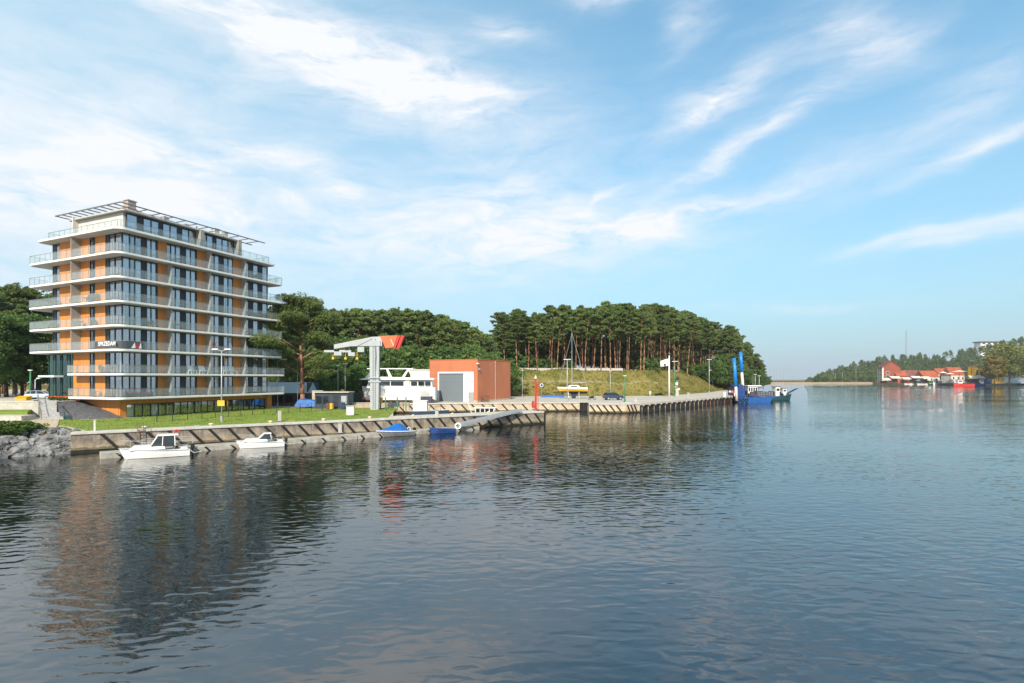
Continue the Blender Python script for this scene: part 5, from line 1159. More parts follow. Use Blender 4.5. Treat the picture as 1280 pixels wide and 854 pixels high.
# car
def car(label, loc, rz, paint, L_=4.2):
    t = thing('parked_car', label, 'car', loc, rz); lo = [(-2.1,.35),(2.1,.35),(2.12,.75),(1.95,.92),(1.15,1.0),(-1.95,1.02),(-2.12,.8)]; up = [(-1.95,1.0),(1.15,.98),(.45,1.48),(-.4,1.56),(-1.55,1.50)]
    MB().extr(lo,'y',-.86,.86).build('body', M[paint], t, bevel=.08); MB().extr(up,'y',-.72,.72).build('cabin', M['boatglass'], t, bevel=.05)
    MB().extr([(.45,1.48),(-.4,1.56),(-1.55,1.50),(-1.5,1.55),(-.4,1.62),(.4,1.53)],'y',-.73,.73).build('roof', M[paint], t)
    pl = MB()
    for x0,x1 in ((1.12,.43),(-.35,-.35),(-1.2,-1.15),(-1.95,-1.55)):
        for y in (-.735,.735): pl.bar((x0,y,1.0),(x1,y,1.53),.09,.05)
    pl.build('pillar', M[paint], t)
    for x in (-1.3,1.3):
        for y in (-.78,.78): w_ = MB().cyl((x,y-.1,.33),(x,y+.1,.33),.33,n=16).build('wheel', M['tyre'], t); MB().cyl((x,y-.115,.33),(x,y+.115,.33),.2,n=10).build('rim', M['steel'], w_)
    for y in (-.62,.62): MB().bx(2.05,2.13,y-.16,y+.16,.72,.86).build('headlight', M['gel'], t); MB().bx(-2.13,-2.06,y-.15,y+.15,.75,.95).build('tail_light', M['red'], t)
    return t
g = G(766.5,499.5,1.97); car('dark blue hatchback parked on the pier apron below the embankment', (g.x,g.y,1.87), .12, 'carblue').scale = (1.12,1.1,1.12)
g = G(740,499.6,1.97); t = thing('motorcycle', 'black motorcycle standing left of the dark blue car', 'motorcycle', (g.x,g.y,1.87), .2)
for x in (-.68,.68): MB().torus((x,0,.31),.26,.055,'y',14,6).build('wheel', M['tyre'], t)
MB().extr([(-.5,.4),(.3,.35),(.5,.85),(.2,.95),(-.75,.82)],'y',-.14,.14).build('frame', M['black'], t, bevel=.05); MB().bar((.68,0,.3),(.45,0,1.05),.07,.07).bar((.45,-.35,1.05),(.45,.35,1.05),.04,.04).build('fork', M['steel'], t)
# flag
g = G(836.5,496,1.97); k = g.y/F; t = thing('flagpole', 'white flagpole flying a white flag with a small dark emblem beside the pier', 'flagpole', (g.x,g.y,1.85), 0)
MB().cyl((0,0,0),(0,0,52*k),.26,.15,10).build('pole', M['gel'], t, smooth=True)
fl = MB(); vs = []
for i in range(9):
    for j in range(6): u, v = i/8, j/5; vs.append((-.1-u*11*k*1.0, .45*math.sin(u*5+v), 48.2*k-v*9.2*k-u*3.0*k+u*v*1.8*k))
fl.add(vs,[(i*6+j,(i+1)*6+j,(i+1)*6+j+1,i*6+j+1) for i in range(8) for j in range(5)]); fo = fl.build('flag', M['whitecloth'], t, smooth=True); sd = fo.modifiers.new('cloth','SOLIDIFY'); sd.thickness = .02
em = MB(); 
for (x0,z0,x1,z1_) in ((-4.6,40.6,-6.2,41.8),(-5.0,39.6,-6.6,40.6),(-6.2,39.2,-7.0,41.6)): em.bar((x0*k,-.5,z0*k),(x1*k,-.48,z1_*k),.02,.22)
em.build('flag_emblem', M['dark'], t)
# lamp posts
def lamp(label, px, pb_, pt, z=1.9, arms=1, col='steel', w=.09, Y=None, head=.7, group=None, mid=False):
    if Y is None: g = G(px,pb_,z)
    else: g = P(px,HY,Y); g.z = z
    k = g.y/F; hh = H-(pt-HY)*k-z; t = thing('street_lamp', label, 'street lamp', (g.x,g.y,z-.05), 0, group)
    MB().cyl((0,0,0),(0,0,hh),w,w*.6,8).build('pole', M[col], t, smooth=True); MB().cyl((0,0,0),(0,0,.7),w*1.5,w*1.4,8).build('base', M[col], t)
    hd = [-1,1] if arms == 2 else [1]
    if arms == 3: MB().bx(-head,head,-.14,.14,hh,hh+.13).build('lamp_head', M['gel'], t, bevel=.03)
    elif arms == 0: MB().ball((0,0,hh),.28).build('globe', M['gel'], t, smooth=True)
    else:
        for s in hd:
            MB().bar((0,0,hh-.05),(s*head*.7,0,hh+.12),.06,.06).build('arm', M[col], t); MB().bx(min(s*head*.5,s*head*1.5),max(s*head*.5,s*head*1.5),-.15,.15,hh+.1,hh+.24).build('lamp_head', M['gel'], t, bevel=.04)
    if mid: MB().bx(0,.75,-.1,.1,hh*.68,hh*.68+.12).build('lower_lamp', M['gel'], t)
    return t
t = lamp('tall grey double armed street lamp with a yellow sign on the lawn', 277, 527, 438, arms=2, head=.75)
k = t.location.y/F; MB().bx(-.42,.42,-.16,-.11,1.9,2.55).build('sign_plate', M['yellow'], t)
lamp('grey double armed lamp in front of the grey roofed pavilion', 347, 505, 450, Y=92, arms=2, head=1.1)
lamp('thin tall lamp pole left of the blue tarpaulin', 372, 508, 448, Y=93, arms=1, w=.06, head=.4)
lamp('globe lamp behind the short pinkish wall', 387, 504, 479, Y=100, arms=0, w=.05)
lamp('slim lamp pole rising over the middle of the dark storage shed', 422.5, 503, 457, Y=106, arms=3, w=.08, head=.4)
lamp('taller pale lamp pole over the right part of the dark storage shed', 431.5, 503, 455, Y=108, arms=3, w=.12, head=.45)
lamp('thin lamp post above the yacht flybridge', 482, 500, 457, Y=125, arms=3, w=.07, head=.3)
lamp('thin lamp post above the yacht stern', 506, 500, 457, Y=125, arms=3, w=.07, head=.3)
lamp('thin pale lamp pole between the white cabinet and the red beacon', 653, 496, 463, arms=3, w=.09, head=.25, z=1.95)
lamp('tall lamp with flat pale head in front of the yellow sailing boat', 709, 501, 449.5, arms=3, w=.13, head=.85, z=1.95)
lamp('thin pale pole behind the dark blue car', 763, 492, 464, arms=3, w=.10, head=.3, z=1.95, Y=147)
lamp('bright green lamp post at the pale quay block', 781, 502.5, 470, arms=3, w=.13, head=.35, z=1.97, col='green')
lamp('green lamp post with flat head right of the flagpole', 843.5, 495, 452, arms=3, w=.17, head=.85, z=1.97, col='green')
lamp('pale lamp post with lower side lamp standing near the seaward part of the pier', 886.5, 491.5, 449.5, arms=3, w=.15, head=.8, z=1.97, mid=True)
lamp('tall teal post with small cap on the terrace left of the entrance', 38, 497, 463, z=4.0, Y=76, arms=3, w=.14, head=.28, col='green')
t = lamp('blue grey lamp with a bent arm on the terrace left of the entrance', 44, 497, 474, z=4.0, Y=77.5, arms=1, w=.09, head=.55, col='carpale'); MB().cyl((0,0,0),(0,0,1.5),.18,.12,10).build('sleeve', M['blue'], t)
for i, px in enumerate((944,949)): lamp(('lamp post behind the left blue spud leg','paired lamp post behind the dredger cabin')[i], px, 489, 468+i*2, arms=3, w=.15, head=.6, z=2.0, Y=205)
# signal post with discs
g = G(843,494,1.97); t = thing('signal_post', 'harbour signal post with a dark round board and white discs beside the flagpole', 'sign', (g.x-.5,g.y-4,1.85), 0); k = t.location.y/F
MB().cyl((0,0,0),(0,0,22*k),.1).build('post', M['steel'], t); MB().ball((0,0,22*k),.62,(1.1,.3,1)).build('round_board', M['dark'], t, smooth=True); MB().ball((-.1,-.15,15*k),.5,(1,.4,1)).ball((-.6,-.1,11*k),.34,(1,.5,1)).ball((.5,-.1,8.5*k),.36,(1,.5,1)).ball((-.6,-.1,8*k),.28,(1,.5,1)).build('signal_disc', M['offwhite'], t, smooth=True)
MB().bx(-.5,.5,-.08,.08,0,.8).bx(-.35,.4,-.1,.1,.8,9*k).build('notice_board', M['greyrender'], t)
g = G(812.5,494.5,1.97); t = thing('litter_bin', 'pale cylindrical litter bin on the pier apron below the embankment', 'bin', (g.x,g.y,1.85), 0); MB().cyl((0,0,0),(0,0,1.3),.34,.36,12).build('drum', M['coping'], t, smooth=True); MB().cyl((0,0,1.3),(0,0,1.42),.38,.38,12).build('lid', M['offwhite'], t)
# small posts along the pier and quay
def bollard(label, px, pb_, z, hh, r, m, group=None, nm='mooring_post'):
    g = G(px,pb_,z); t = thing(nm, label, 'post', (g.x,g.y,z), .6, group); MB().bx(-r,r,-r,r,0,hh).build('shaft', M[m], t, bevel=.03); MB().bx(-r*1.15,r*1.15,-r*1.15,r*1.15,hh,hh+.07).build('cap', M['coping'], t); return t
bollard('stubby grey post on the seaward half of the pier deck', 860.5, 499, 1.97, 1.5, .22, 'coping'); bollard('stubby grey post on the angled corner of the pier', 794.5, 503, 1.97, 1.3, .2, 'coping')
bollard('slim white post on the lawn near the left end of the brown quay wall', 118.5, 539.5, 1.9, 1.05, .08, 'offwhite'); bollard('pinkish stone post on the lawn left of the big pine', 349.5, 526.5, 1.9, 1.15, .17, 'coping'); bollard('short white cabinet like post at the lawn edge left of the hoist', 437.5, 519, 1.9, 1.25, .42, 'white')
def mb_(px, i):
    # rows of pale yellow bollards on the coping
    t_ = None
GBo = 'small pale yellow bollards on the brown quay wall'
bo = None
for tt in (5.6,11.4,17.2,23.0,28.6,34.4,40.2,46.0,51.6):
    x, y = A(tt, .5)
    if bo is None:
        bo = thing('bollard', 'small pale yellow bollard on the coping of the brown quay wall', 'bollard', (x,y,1.955), .6, GBo); MB().cyl((0,0,0),(0,0,.16),.13,.11,10).build('neck', M['yellow'], bo); MB().ball((0,0,.2),.2,(1.3,.9,.45),10,6).build('head', M['canvas'], bo, smooth=True)
    else: dup(bo, (x,y,1.955), .6)
# wire fence along the garden windows and along the yard
def wirefence(label, pts, z, hh, step, m='dark', mesh=True, w=.03):
    t = thing('wire_fence', label, 'fence', (pts[0][0],pts[0][1],z), 0); rl = MB(); o = Vector((pts[0][0],pts[0][1],0))
    for a, b in zip(pts[:-1],pts[1:]):
        a, b = Vector((a[0],a[1],0))-o, Vector((b[0],b[1],0))-o; n_ = max(1,round((b-a).length/step))
        for i in range(n_+1): p = a.lerp(b,i/n_); MB().bx(p.x-w,p.x+w,p.y-w,p.y+w,0,hh).build('post', M[m], t)
        for q in ((.06,hh*.5,hh-.04) if mesh else (hh-.04,)): rl.bar(a+Vector((0,0,q)),b+Vector((0,0,q)),.02,.02)
        if mesh:
            nn = int((b-a).length/.5)
            for i in range(nn): p = a.lerp(b,i/nn); rl.bar(p+Vector((0,0,.05)),p+Vector((0,0,hh)),.008,.008)
    rl.build('mesh', M[m], t); return t
wirefence('thin dark wire fence along the lawn in front of the garden level windows', [tuple(G(196,527.5,1.9).xy), tuple(G(330,518,1.9).xy), tuple(G(440,511.5,1.9).xy)], 1.88, 1.35, 1.9)
a_ = [tuple(P(-40,480,84).xy), tuple(P(60,480,84).xy)]; wirefence('dark green mesh fence under the trees at the back of the terrace', a_, 4.0, 1.7, 2.5, 'teal', True, .05)
wirefence('dark mesh fence behind the short pinkish wall', [tuple(P(380,480,112).xy), tuple(P(400,480,112).xy)], 1.9, 5.2, 1.6, 'teal', True, .05)
t = thing('crash_barrier', 'long grey low wall along the crest of the embankment in front of the pines', 'barrier', (-5,yb(-5)+12.4,0), 0); m = MB()
xs_ = list(range(-5,39,4))
for x0_, x1_ in zip(xs_[:-1],xs_[1:]): m.bar((x0_+5.03,yb(x0_)-yb(-5),1.8+ht(x0_)+.2),(x1_+5-.03,yb(x1_)-yb(-5),1.8+ht(x1_)+.2),.25,.75)
m.build('rail', M['greyrender'], t)
g = G(677,496,1.95); t = thing('round_sign', 'round blue and white sign on a pole at the foot of the embankment', 'sign', (g.x,g.y,1.9), 0); MB().cyl((0,0,0),(0,0,3.0),.05).build('pole', M['steel'], t); q_ = MB().cyl((0,-.06,3.2),(0,-.02,3.2),.5,n=20).build('plate', M['white'], t); MB().cyl((0,-.075,3.2),(0,-.06,3.2),.36,n=20).build('symbol', M['blue'], q_)
g = G(691,496.2,1.95); t = thing('tarpaulin_stack', 'long low pile under a pale blue tarpaulin at the foot of the embankment', 'tarpaulin', (g.x,g.y,1.9), .05); MB().extr([(-.6,0),(.6,0),(.45,.42),(.1,.55),(-.4,.45)],'x',-3.2,3.2).build('cover', M['tarp'], t, bevel=.08); MB().bx(-3,3,-.5,.5,-.02,.06).build('pallet', M['brownwood'], t)
for i_,(px_a, py_a, lb_) in enumerate(((476,510.5,'orange yellow warning box beside the foot of the hoist pillar'),(487,506,'grey pallet stack behind the green dock posts'),(500,506.5,'second lower pallet stack left of the white workboat shelter'))):
    g = G(px_a,py_a,1.9)
    if i_ == 0: t = thing('warning_box', lb_, 'box', (g.x,g.y,1.85), 0); MB().bx(-.3,.3,-.2,.2,.9,1.9).build('housing', M['yellow'], t, bevel=.03); MB().bx(-.06,.06,-.06,.06,0,.9).build('stand', M['dark'], t)
    else:
        t = thing('pallet_stack', lb_, 'pallets', (g.x,g.y,1.85), .1*i_)
        for z_ in range(5-i_): MB().bx(-.6,.6,-.5,.5,z_*.16,z_*.16+.04).bx(-.6,-.45,-.5,.5,z_*.16+.04,z_*.16+.14).bx(.45,.6,-.5,.5,z_*.16+.04,z_*.16+.14).bx(-.08,.08,-.5,.5,z_*.16+.04,z_*.16+.14).build('pallet', M['brownwood'], t)
# terrace retaining wall, stairs, slate slope
a_, b_ = G(-60,514,2.7), G(48,513.2,2.7); ln, an = frame((a_.x,a_.y),(b_.x,b_.y)); t = thing('retaining_wall', 'low pale grey retaining wall at the edge of the terrace on the left', 'wall', (a_.x,a_.y,1.5), an); MB().bx(0,ln,0,.35,0,2.3).build('wall_panel', M['coping'], t); MB().bx(-.05,ln+.05,-.06,.41,2.3,2.4).build('wall_cap', M['offwhite'], t)
g0, g1 = G(66,524.5,1.9), P(60,497.5,72.0); t = thing('stairs', 'wide grey granite stairs climbing from the sandy path to the entrance terrace', 'stairs', (g0.x,g0.y,1.9), 0)
d = Vector((g1.x-g0.x,g1.y-g0.y)); sdv = Vector((1,.08)).normalized(); n_ = 14; m = MB()
for i in range(n_):
    p, q = d*(i/n_), d*((i+1)/n_); z = (i+1)*2.15/n_; wv = sdv*1.25
    m.prism([tuple(p-wv),tuple(p+wv),tuple(q+wv),tuple(q-wv)], -.5, z)
m.build('steps', M['stair'], t)
for sg in (-1,1):
    hr = MB(); q0, q1 = -sdv*0+sdv*(1.32*sg), d+sdv*(1.32*sg); hr.bar((q0.x,q0.y,.95),(q1.x,q1.y,3.1),.06,.06)
    for i in range(4): p = q0.lerp(q1,i/3); hr.bx(p.x-.03,p.x+.03,p.y-.03,p.y+.03,2.15*i/3-.2,.95+2.15*i/3)
    hr.build('handrail', M['steelthin'] if sg<0 else M['teal'], t)
p0_, p1_ = sdv*1.42, d+sdv*1.42; MB().add([(p0_.x,p0_.y,-.2),(p1_.x,p1_.y,-.2),(p1_.x,p1_.y,2.35),(p0_.x,p0_.y,.15),(p0_.x+.9,p0_.y-.2,-.2),(p1_.x+.35,p1_.y,-.2),(p1_.x+.35,p1_.y,2.35),(p0_.x+.9,p0_.y-.2,.0)],[(0,1,2,3),(4,7,6,5),(0,3,7,4),(1,5,6,2),(3,2,6,7),(0,4,5,1)]).build('flank_wall', M['teal'], t)
def bw(x,y,z): return (O.x+ct*x-st*y, O.y+st*x+ct*y, z)
q = [bw(1.63,1.2,1.86),bw(-2.9,6.2,1.86),bw(-2.0,9.0,4.0),bw(1.63,10.6,4.05)]; c_ = (q[0][0],q[0][1],0)
t = thing('slate_slope', 'steep dark grey slate paved slope under the balconies beside the stairs', 'slope', (q[0][0],q[0][1],0), 0); ql = [(a[0]-c_[0],a[1]-c_[1],a[2]) for a in q]
n_ = 10; vs = []
for i in range(n_+1):
    for j in range(n_+1):
        u, v = i/n_, j/n_; p = [(1-u)*((1-v)*ql[0][k]+v*ql[1][k])+u*((1-v)*ql[3][k]+v*ql[2][k]) for k in range(3)]; vs.append((p[0],p[1],p[2]+.05*math.sin(i*2.3+j*1.7)))
m = MB().add(vs,[(i*(n_+1)+j,(i+1)*(n_+1)+j,(i+1)*(n_+1)+j+1,i*(n_+1)+j+1) for i in range(n_) for j in range(n_)]); m.add([ql[0],ql[1],ql[2],ql[3],(ql[2][0],ql[2][1],1.0),(ql[3][0],ql[3][1],1.0)],[(2,3,5,4)]); m.build('paving', M['slate'], t)
g = P(74,495,69.3); t = thing('flower_hedge', 'low green hedge topped with orange blossoms in front of the entrance', 'hedge', (g.x,g.y,4.02), .1); rngh = np.random.default_rng(8)
leaves(rngh,[(x*.4-1.0,0,.28,.35,.3,.26,150) for x in range(6)],.12,'foliage',M['leafy'],t); leaves(rngh,[(x*.4-1.0,-.1,.52,.35,.3,.12,40) for x in range(6)],.11,'blossom',M['flower'],t)
g = P(29,498,71.2); t = thing('grit_bin', 'yellow grit bin with sloping lid on the terrace wall', 'bin', (g.x,g.y,3.95), .05); MB().extr([(-.4,0),(.4,0),(.45,.55),(-.45,.38)],'x',-.75,.75).build('body', M['yellow'], t, bevel=.03); MB().extr([(-.48,.38),(.48,.56),(.46,.64),(-.5,.45)],'x',-.8,.8).build('lid', M['yellow'], t)
g = P(51,497,75.5); car('pale blue car parked on the terrace behind the stairs', (g.x,g.y,3.95), .3, 'carpale').scale = (.8,.8,.8)

# balcony furniture
def bpos(x,y,z): return bw(x,y,z)
ch = None; GC = 'white chairs on the second balcony of the block'
for px in (240.5,254.5,284,291.5):
    p = bpos(xr(px,.6),.6,LV[1]+.17)
    if ch is None:
        ch = thing('balcony_chair', 'x', 'chair', p, BA, GC); MB().bx(-.3,.3,-.3,.3,.36,.44).build('seat', M['gel'], ch); MB().extr([(.22,.44),(.32,.44),(.52,1.05),(.44,1.05)],'x',-.3,.3).build('backrest', M['gel'], ch)
        for sx_ in (-.26,.26):
            for sy_ in (-.26,.26): MB().bx(sx_-.03,sx_+.03,sy_-.03,sy_+.03,0,.36).build('leg', M['gel'], ch)
        c = ch
    else: c = dup(ch, p, BA)
    c['label'] = {240.5:'white balcony chair, left one of the pair left of the tall lawn lamp',254.5:'white balcony chair, right one of the pair left of the tall lawn lamp',284:'white balcony chair just right of the tall lawn lamp',291.5:'white balcony chair farthest right of the four on the second balcony'}[px]; c.scale = (1.5,1.3,1.15)
rf = random.Random(4); tbk = {}
for fl_, side, q in ((0,'r',205),(0,'r',228),(0,'r',250),(0,'r',266),(0,'r',290),(0,'l',120),(0,'r',310),(1,'l',128),(1,'r',310),(3,'l',60),(3,'l',100),(4,'l',70),(4,'l',118),(4,'l',108),(3,'r',225),(3,'r',310),(2,'r',300),(4,'r',318),(4,'r',308),(6,'r',225)):
    p = bpos(xr(q,.75),.75,LV[fl_]+.17) if side == 'r' else bpos(.75,yl(q,.75),LV[fl_]+.17)
    if not tbk:
        t = thing('balcony_table', 'x', 'table', p, BA, 'dark tables on the balconies'); MB().cyl((0,0,.70),(0,0,.75),.45,n=12).build('tabletop', M['dark'], t); MB().cyl((0,0,.03),(0,0,.7),.04).build('stem', M['dark'], t); MB().cyl((0,0,0),(0,0,.03),.28,n=10).build('foot', M['dark'], t); tbk[0] = t
    else: t = dup(tbk[0], p, BA)
    t['label'] = 'small round dark table on a balcony of the apartment block'
pl0 = None
for (fl_, side, q) in ((4,'l',121),(4,'l',112),(4,'l',90),(3,'l',118),(3,'r',190),(4,'r',212),(5,'r',260),(2,'r',262),(3,'l',66),(5,'l',92),(1,'l',126),(2,'r',322),(6,'r',320)):
    p = bpos(xr(q,1.0),1.0,LV[fl_]+.17) if side == 'r' else bpos(1.0,yl(q,1.0),LV[fl_]+.17)
    if pl0 is None:
        pl0 = t = thing('potted_plant', 'leafy potted plant standing on an upper balcony of the block', 'plant', p, BA, 'potted plants on the balconies'); MB().cyl((0,0,0),(0,0,.4),.16,.22,10).build('pot', M['rust'], t); leaves(np.random.default_rng(31), [(0,0,.75,.32,.32,.4,140),(.1,.1,1.1,.2,.2,.25,50)], .13, 'foliage', M['leafy'], t)
    else: t = dup(pl0, p, BA+fl_, sc=(1,1,.8+.1*(fl_%3)))
for i, (q, side, fl_, lb) in enumerate(((137,'l',0,'red flower box on the lowest balcony left of the corner'),(163,'r',0,'red flower box on the lowest balcony just right of the corner'),(183,'r',0,'long red flower box on the lowest balcony under the first window bay'))):
    p = bpos(.42,yl(q,.42),LV[fl_]+.17) if side=='l' else bpos(xr(q,.42),.42,LV[fl_]+.17); t = thing('flower_box', lb, 'flower box', p, BA+(math.pi/2 if side=='l' else 0))
    MB().bx(-.8,.8,-.15,.15,0,.35).build('trough', M['dark'], t); leaves(np.random.default_rng(i),[(x*.3-.75,0,.45,.2,.18,.14,40) for x in range(6)],.09,'foliage',M['leafy'],t); leaves(np.random.default_rng(i+9),[(x*.3-.75,0,.56,.2,.18,.1,30) for x in range(6)],.08,'blossom',M['redflower'],t)

# ================================================================== DREDGER AND VESSELS AT THE PIER END
g = G(921,503.2); Yd = g.y; k = Yd/F; zf = lambda py: H-(py-HY)*k
t = thing('dredger', 'bright blue dredging pontoon with two tall blue spud legs moored at the pier end', 'dredger', (g.x,Yd,0), 0.0)
X = lambda px: (px-921)*k
MB().extr([(X(922),-.4),(X(962),-.4),(X(968),1.9),(X(950),1.3),(X(934),1.5),(X(920),2.1)],'y',0,5.5).build('hull', M['blue'], t, bevel=.05)
MB().bx(X(920),X(931),-.3,5.8,1.6,4.2).bx(X(923),X(929),0,5,4.2,5.2).build('spud_housing', M['bluehull'], t, bevel=.08)
for (xb_, xt_, pt, pj, lbx) in ((920.8,917.6,448,483,-.8),(929.6,925.6,439,465,4.4)):
    XX = lambda px: (px-640)/F*(Yd+lbx)-g.x
    a_ = Vector((XX(xb_),lbx,.5)); b_ = Vector((XX(xt_),lbx,zf(pt))); q = (zf(pj)-.5)/(zf(pt)-.5); c_ = a_.lerp(b_,q)
    l1 = MB().cyl(a_,c_,.40,n=12).build('spud_leg', M['pale'], t, smooth=True); MB().cyl(c_,b_,.50,.46,n=12).build('sleeve', M['spud'], l1, smooth=True)
MB().bx(X(938),X(950),1.4,4.4,1.9,4.7).build('cabin', M['gel'], t, bevel=.05); MB().bx(X(936.5),X(954),1.0,4.8,4.7,4.95).build('cabin_roof', M['gel'], t); w = MB()
for i in range(4): w.bx(X(938.6+i*2.9),X(940.6+i*2.9),1.33,1.4,3.2,4.3)
w.build('cabin_window', M['boatglass'], t); MB().bx(X(941),X(944),1.32,1.4,1.9,3.0).build('door', M['orange'], t)
dm = MB(); rr = random.Random(6)
for i in range(26): px = rr.uniform(930,966); z = rr.uniform(1.9,3.4); dm.bx(X(px),X(px)+rr.uniform(.3,1.1),rr.uniform(.2,1),rr.uniform(1.4,3.5),1.8,z)
dm.build('deck_machinery', M['lav'], t)
r = MB()
for i in range(10): r.cyl((X(948+i*2),.1,1.7),(X(948+i*2),.1,3.0),.04)
r.cyl((X(948),.1,3.0),(X(966),.1,3.0),.04); r.cyl((X(948),.1,2.4),(X(966),.1,2.4),.03); r.build('railing', M['steel'], t)
for i in range(3): MB().torus((X(923+i*5),-.15,.7),.42,.17,'y',12,6).build('tyre_fender', M['tyre'], t)
g = G(962,501); Yd2 = g.y+3; k2 = Yd2/F; X2 = lambda px: (px-962)*k2; z2 = lambda py: H-(py-HY)*k2
t = thing('fishing_boat', 'dark green and white fishing boat with gallows and masts beyond the blue dredger', 'fishing boat', (P(963,HY,Yd2).x,Yd2,0), .1)
h = hull(6.6,3.0,1.3,2.0,.5,.5); h.build('hull', M['teal'], t, bevel=.03); rubrail(h.secs,.08).build('rub_rail', M['blue'], t)
MB().bx(1.2,2.6,-1,1,1.3,4.2).bx(3.6,4.8,-1,1,1.3,3.7).build('wheelhouse', M['gel'], t, bevel=.05); MB().bx(1.4,2.4,-1.05,-1,3.0,3.8).bx(3.75,4.6,-1.05,-1,2.8,3.4).build('wheelhouse_window', M['boatglass'], t); MB().bx(1.0,2.8,-1.1,1.1,4.2,4.4).bx(3.4,5.0,-1.1,1.1,3.7,3.85).build('wheelhouse_roof', M['rust'], t)
m = MB()
for x, y, pt in ((.9,-.6,461),(2.4,.4,458),(3.2,0,461),(4.3,0,466)): m.cyl((x,y,1.2),(x,y,z2(pt)),.06,.03,6)
m.bar((.9,-.6,6.5),(2.4,.4,6.5),.08,.08); m.bar((.6,0,5.2),(4.3,0,4.8),.07,.07); m.build('mast', M['steel'], t)
m = MB().bar((5.4,0,1.9),(9.2,0,3.8),.3,.25); m.bar((5.4,.7,1.9),(8.8,.7,3.6),.15,.15); m.build('boom', M['anti'], t)
m = MB()
for i in range(16): x = rr.uniform(.3,5.2); m.bx(x,x+rr.uniform(.2,.6),rr.uniform(-1.1,.2),rr.uniform(.3,1.1),1.2,rr.uniform(1.6,3.0))
m.build('deck_gear', M['dark'], t); MB().ball((5.0,-1.0,2.0),.4,(1,.6,1.2)).build('float', M['lav'], t)
g = G(951,497); t = thing('moored_launch', 'small white launch with slim masts moored behind the dredger', 'boat', (g.x,g.y+10,0), .2); h = hull(6,2.2,1.2,1.6,.4,.4); h.build('hull', M['bluehull'], t); MB().bx(1,3.4,-.8,.8,1.2,3.6).build('cabin', M['gel'], t, bevel=.05); MB().bx(1.1,3.3,-.85,-.8,2.5,3.2).build('window', M['boatglass'], t); MB().cyl((2,0,3.6),(2,0,9),.06,.03).build('mast', M['steel'], t)

# people at the pier end
def person(label, loc, rz, shirt, legs):
    t = thing('person', label, 'person', loc, rz)
    J = {'pel':(0,0,.95),'ch':(0,0,1.30),'nk':(0,0,1.47),'hd':(0,.02,1.60),'tp':(0,.02,1.74),'ls':(-.19,0,1.40),'le':(-.25,.02,1.13),'lh':(-.23,.12,.90),'rs':(.19,0,1.40),'re':(.26,.0,1.13),'rh':(.25,.1,.88),'lp':(-.10,0,.88),'lk':(-.11,.04,.49),'la':(-.12,-.02,.07),'lf':(-.13,.13,.03),'rp':(.10,0,.88),'rk':(.11,.05,.49),'ra':(.12,.02,.07),'rf':(.14,.17,.03)}
    Rr = {'pel':.135,'ch':.15,'nk':.06,'hd':.10,'tp':.075,'ls':.065,'le':.048,'lh':.035,'rs':.065,'re':.048,'rh':.035,'lp':.095,'lk':.065,'la':.045,'lf':.04,'rp':.095,'rk':.065,'ra':.045,'rf':.04}
    E = [('pel','ch'),('ch','nk'),('nk','hd'),('hd','tp'),('ch','ls'),('ls','le'),('le','lh'),('ch','rs'),('rs','re'),('re','rh'),('pel','lp'),('lp','lk'),('lk','la'),('la','lf'),('pel','rp'),('rp','rk'),('rk','ra'),('ra','rf')]
    def skin(name, keys, m, grow):
        ks = [q for q in J if q in keys]; me = bpy.data.meshes.new(name); me.from_pydata([J[q] for q in ks],[(ks.index(a),ks.index(b)) for a,b in E if a in ks and b in ks],[]); o = bpy.data.objects.new(name, me); C.objects.link(o); o.parent = t
        me.materials.append(m); o.modifiers.new('s','SKIN'); me.skin_vertices or None
        lay = me.skin_vertices[0] if len(me.skin_vertices) else me.attributes
        for i, q in enumerate(ks): me.skin_vertices[0].data[i].radius = (Rr[q]+grow,Rr[q]*.85+grow); me.skin_vertices[0].data[i].use_root = (i == 0)
        o.modifiers.new('d','SUBSURF').levels = 1; o.modifiers['d'].render_levels = 2; return o
    try:
        skin('body', J.keys(), M['skin'], 0); skin('shirt', ('pel','ch','ls','le','rs','re'), shirt, .022); skin('trousers', ('pel','lp','lk','la','rp','rk','ra'), legs, .02)
    except Exception as ex: print('skin', ex)
    MB().ball((0,0,1.70),.115,(1,1.05,.8),10,6).build('hair', M['wooddark'], t, smooth=True); return t
for i,(px,sh,lg,lb) in enumerate(((912.5,'whitecloth','denim','person in a white top standing near the pier end, left of the two in pink'),(915.5,'pink','denim','person in a pink top beside the blue spud leg, left of the pair in pink'),(918,'pink','whitecloth','person in a pink top and white trousers closest to the blue spud leg'))):
    g = G(px,495.3+.2*i,1.98); person(lb,(g.x,g.y,1.97),math.pi-.5+i*.7,M[sh],M[lg]).scale = (1.1,1.1,1.05)
g = G(905.5,496,1.97); t = thing('mooring_post', 'white mooring post on the pier deck left of the people', 'post', (g.x,g.y,1.97), 0); MB().cyl((0,0,0),(0,0,1.1),.3,n=10).build('shaft', M['gel'], t); MB().cyl((0,0,1.1),(0,0,1.25),.4,n=10).build('cap', M['gel'], t)

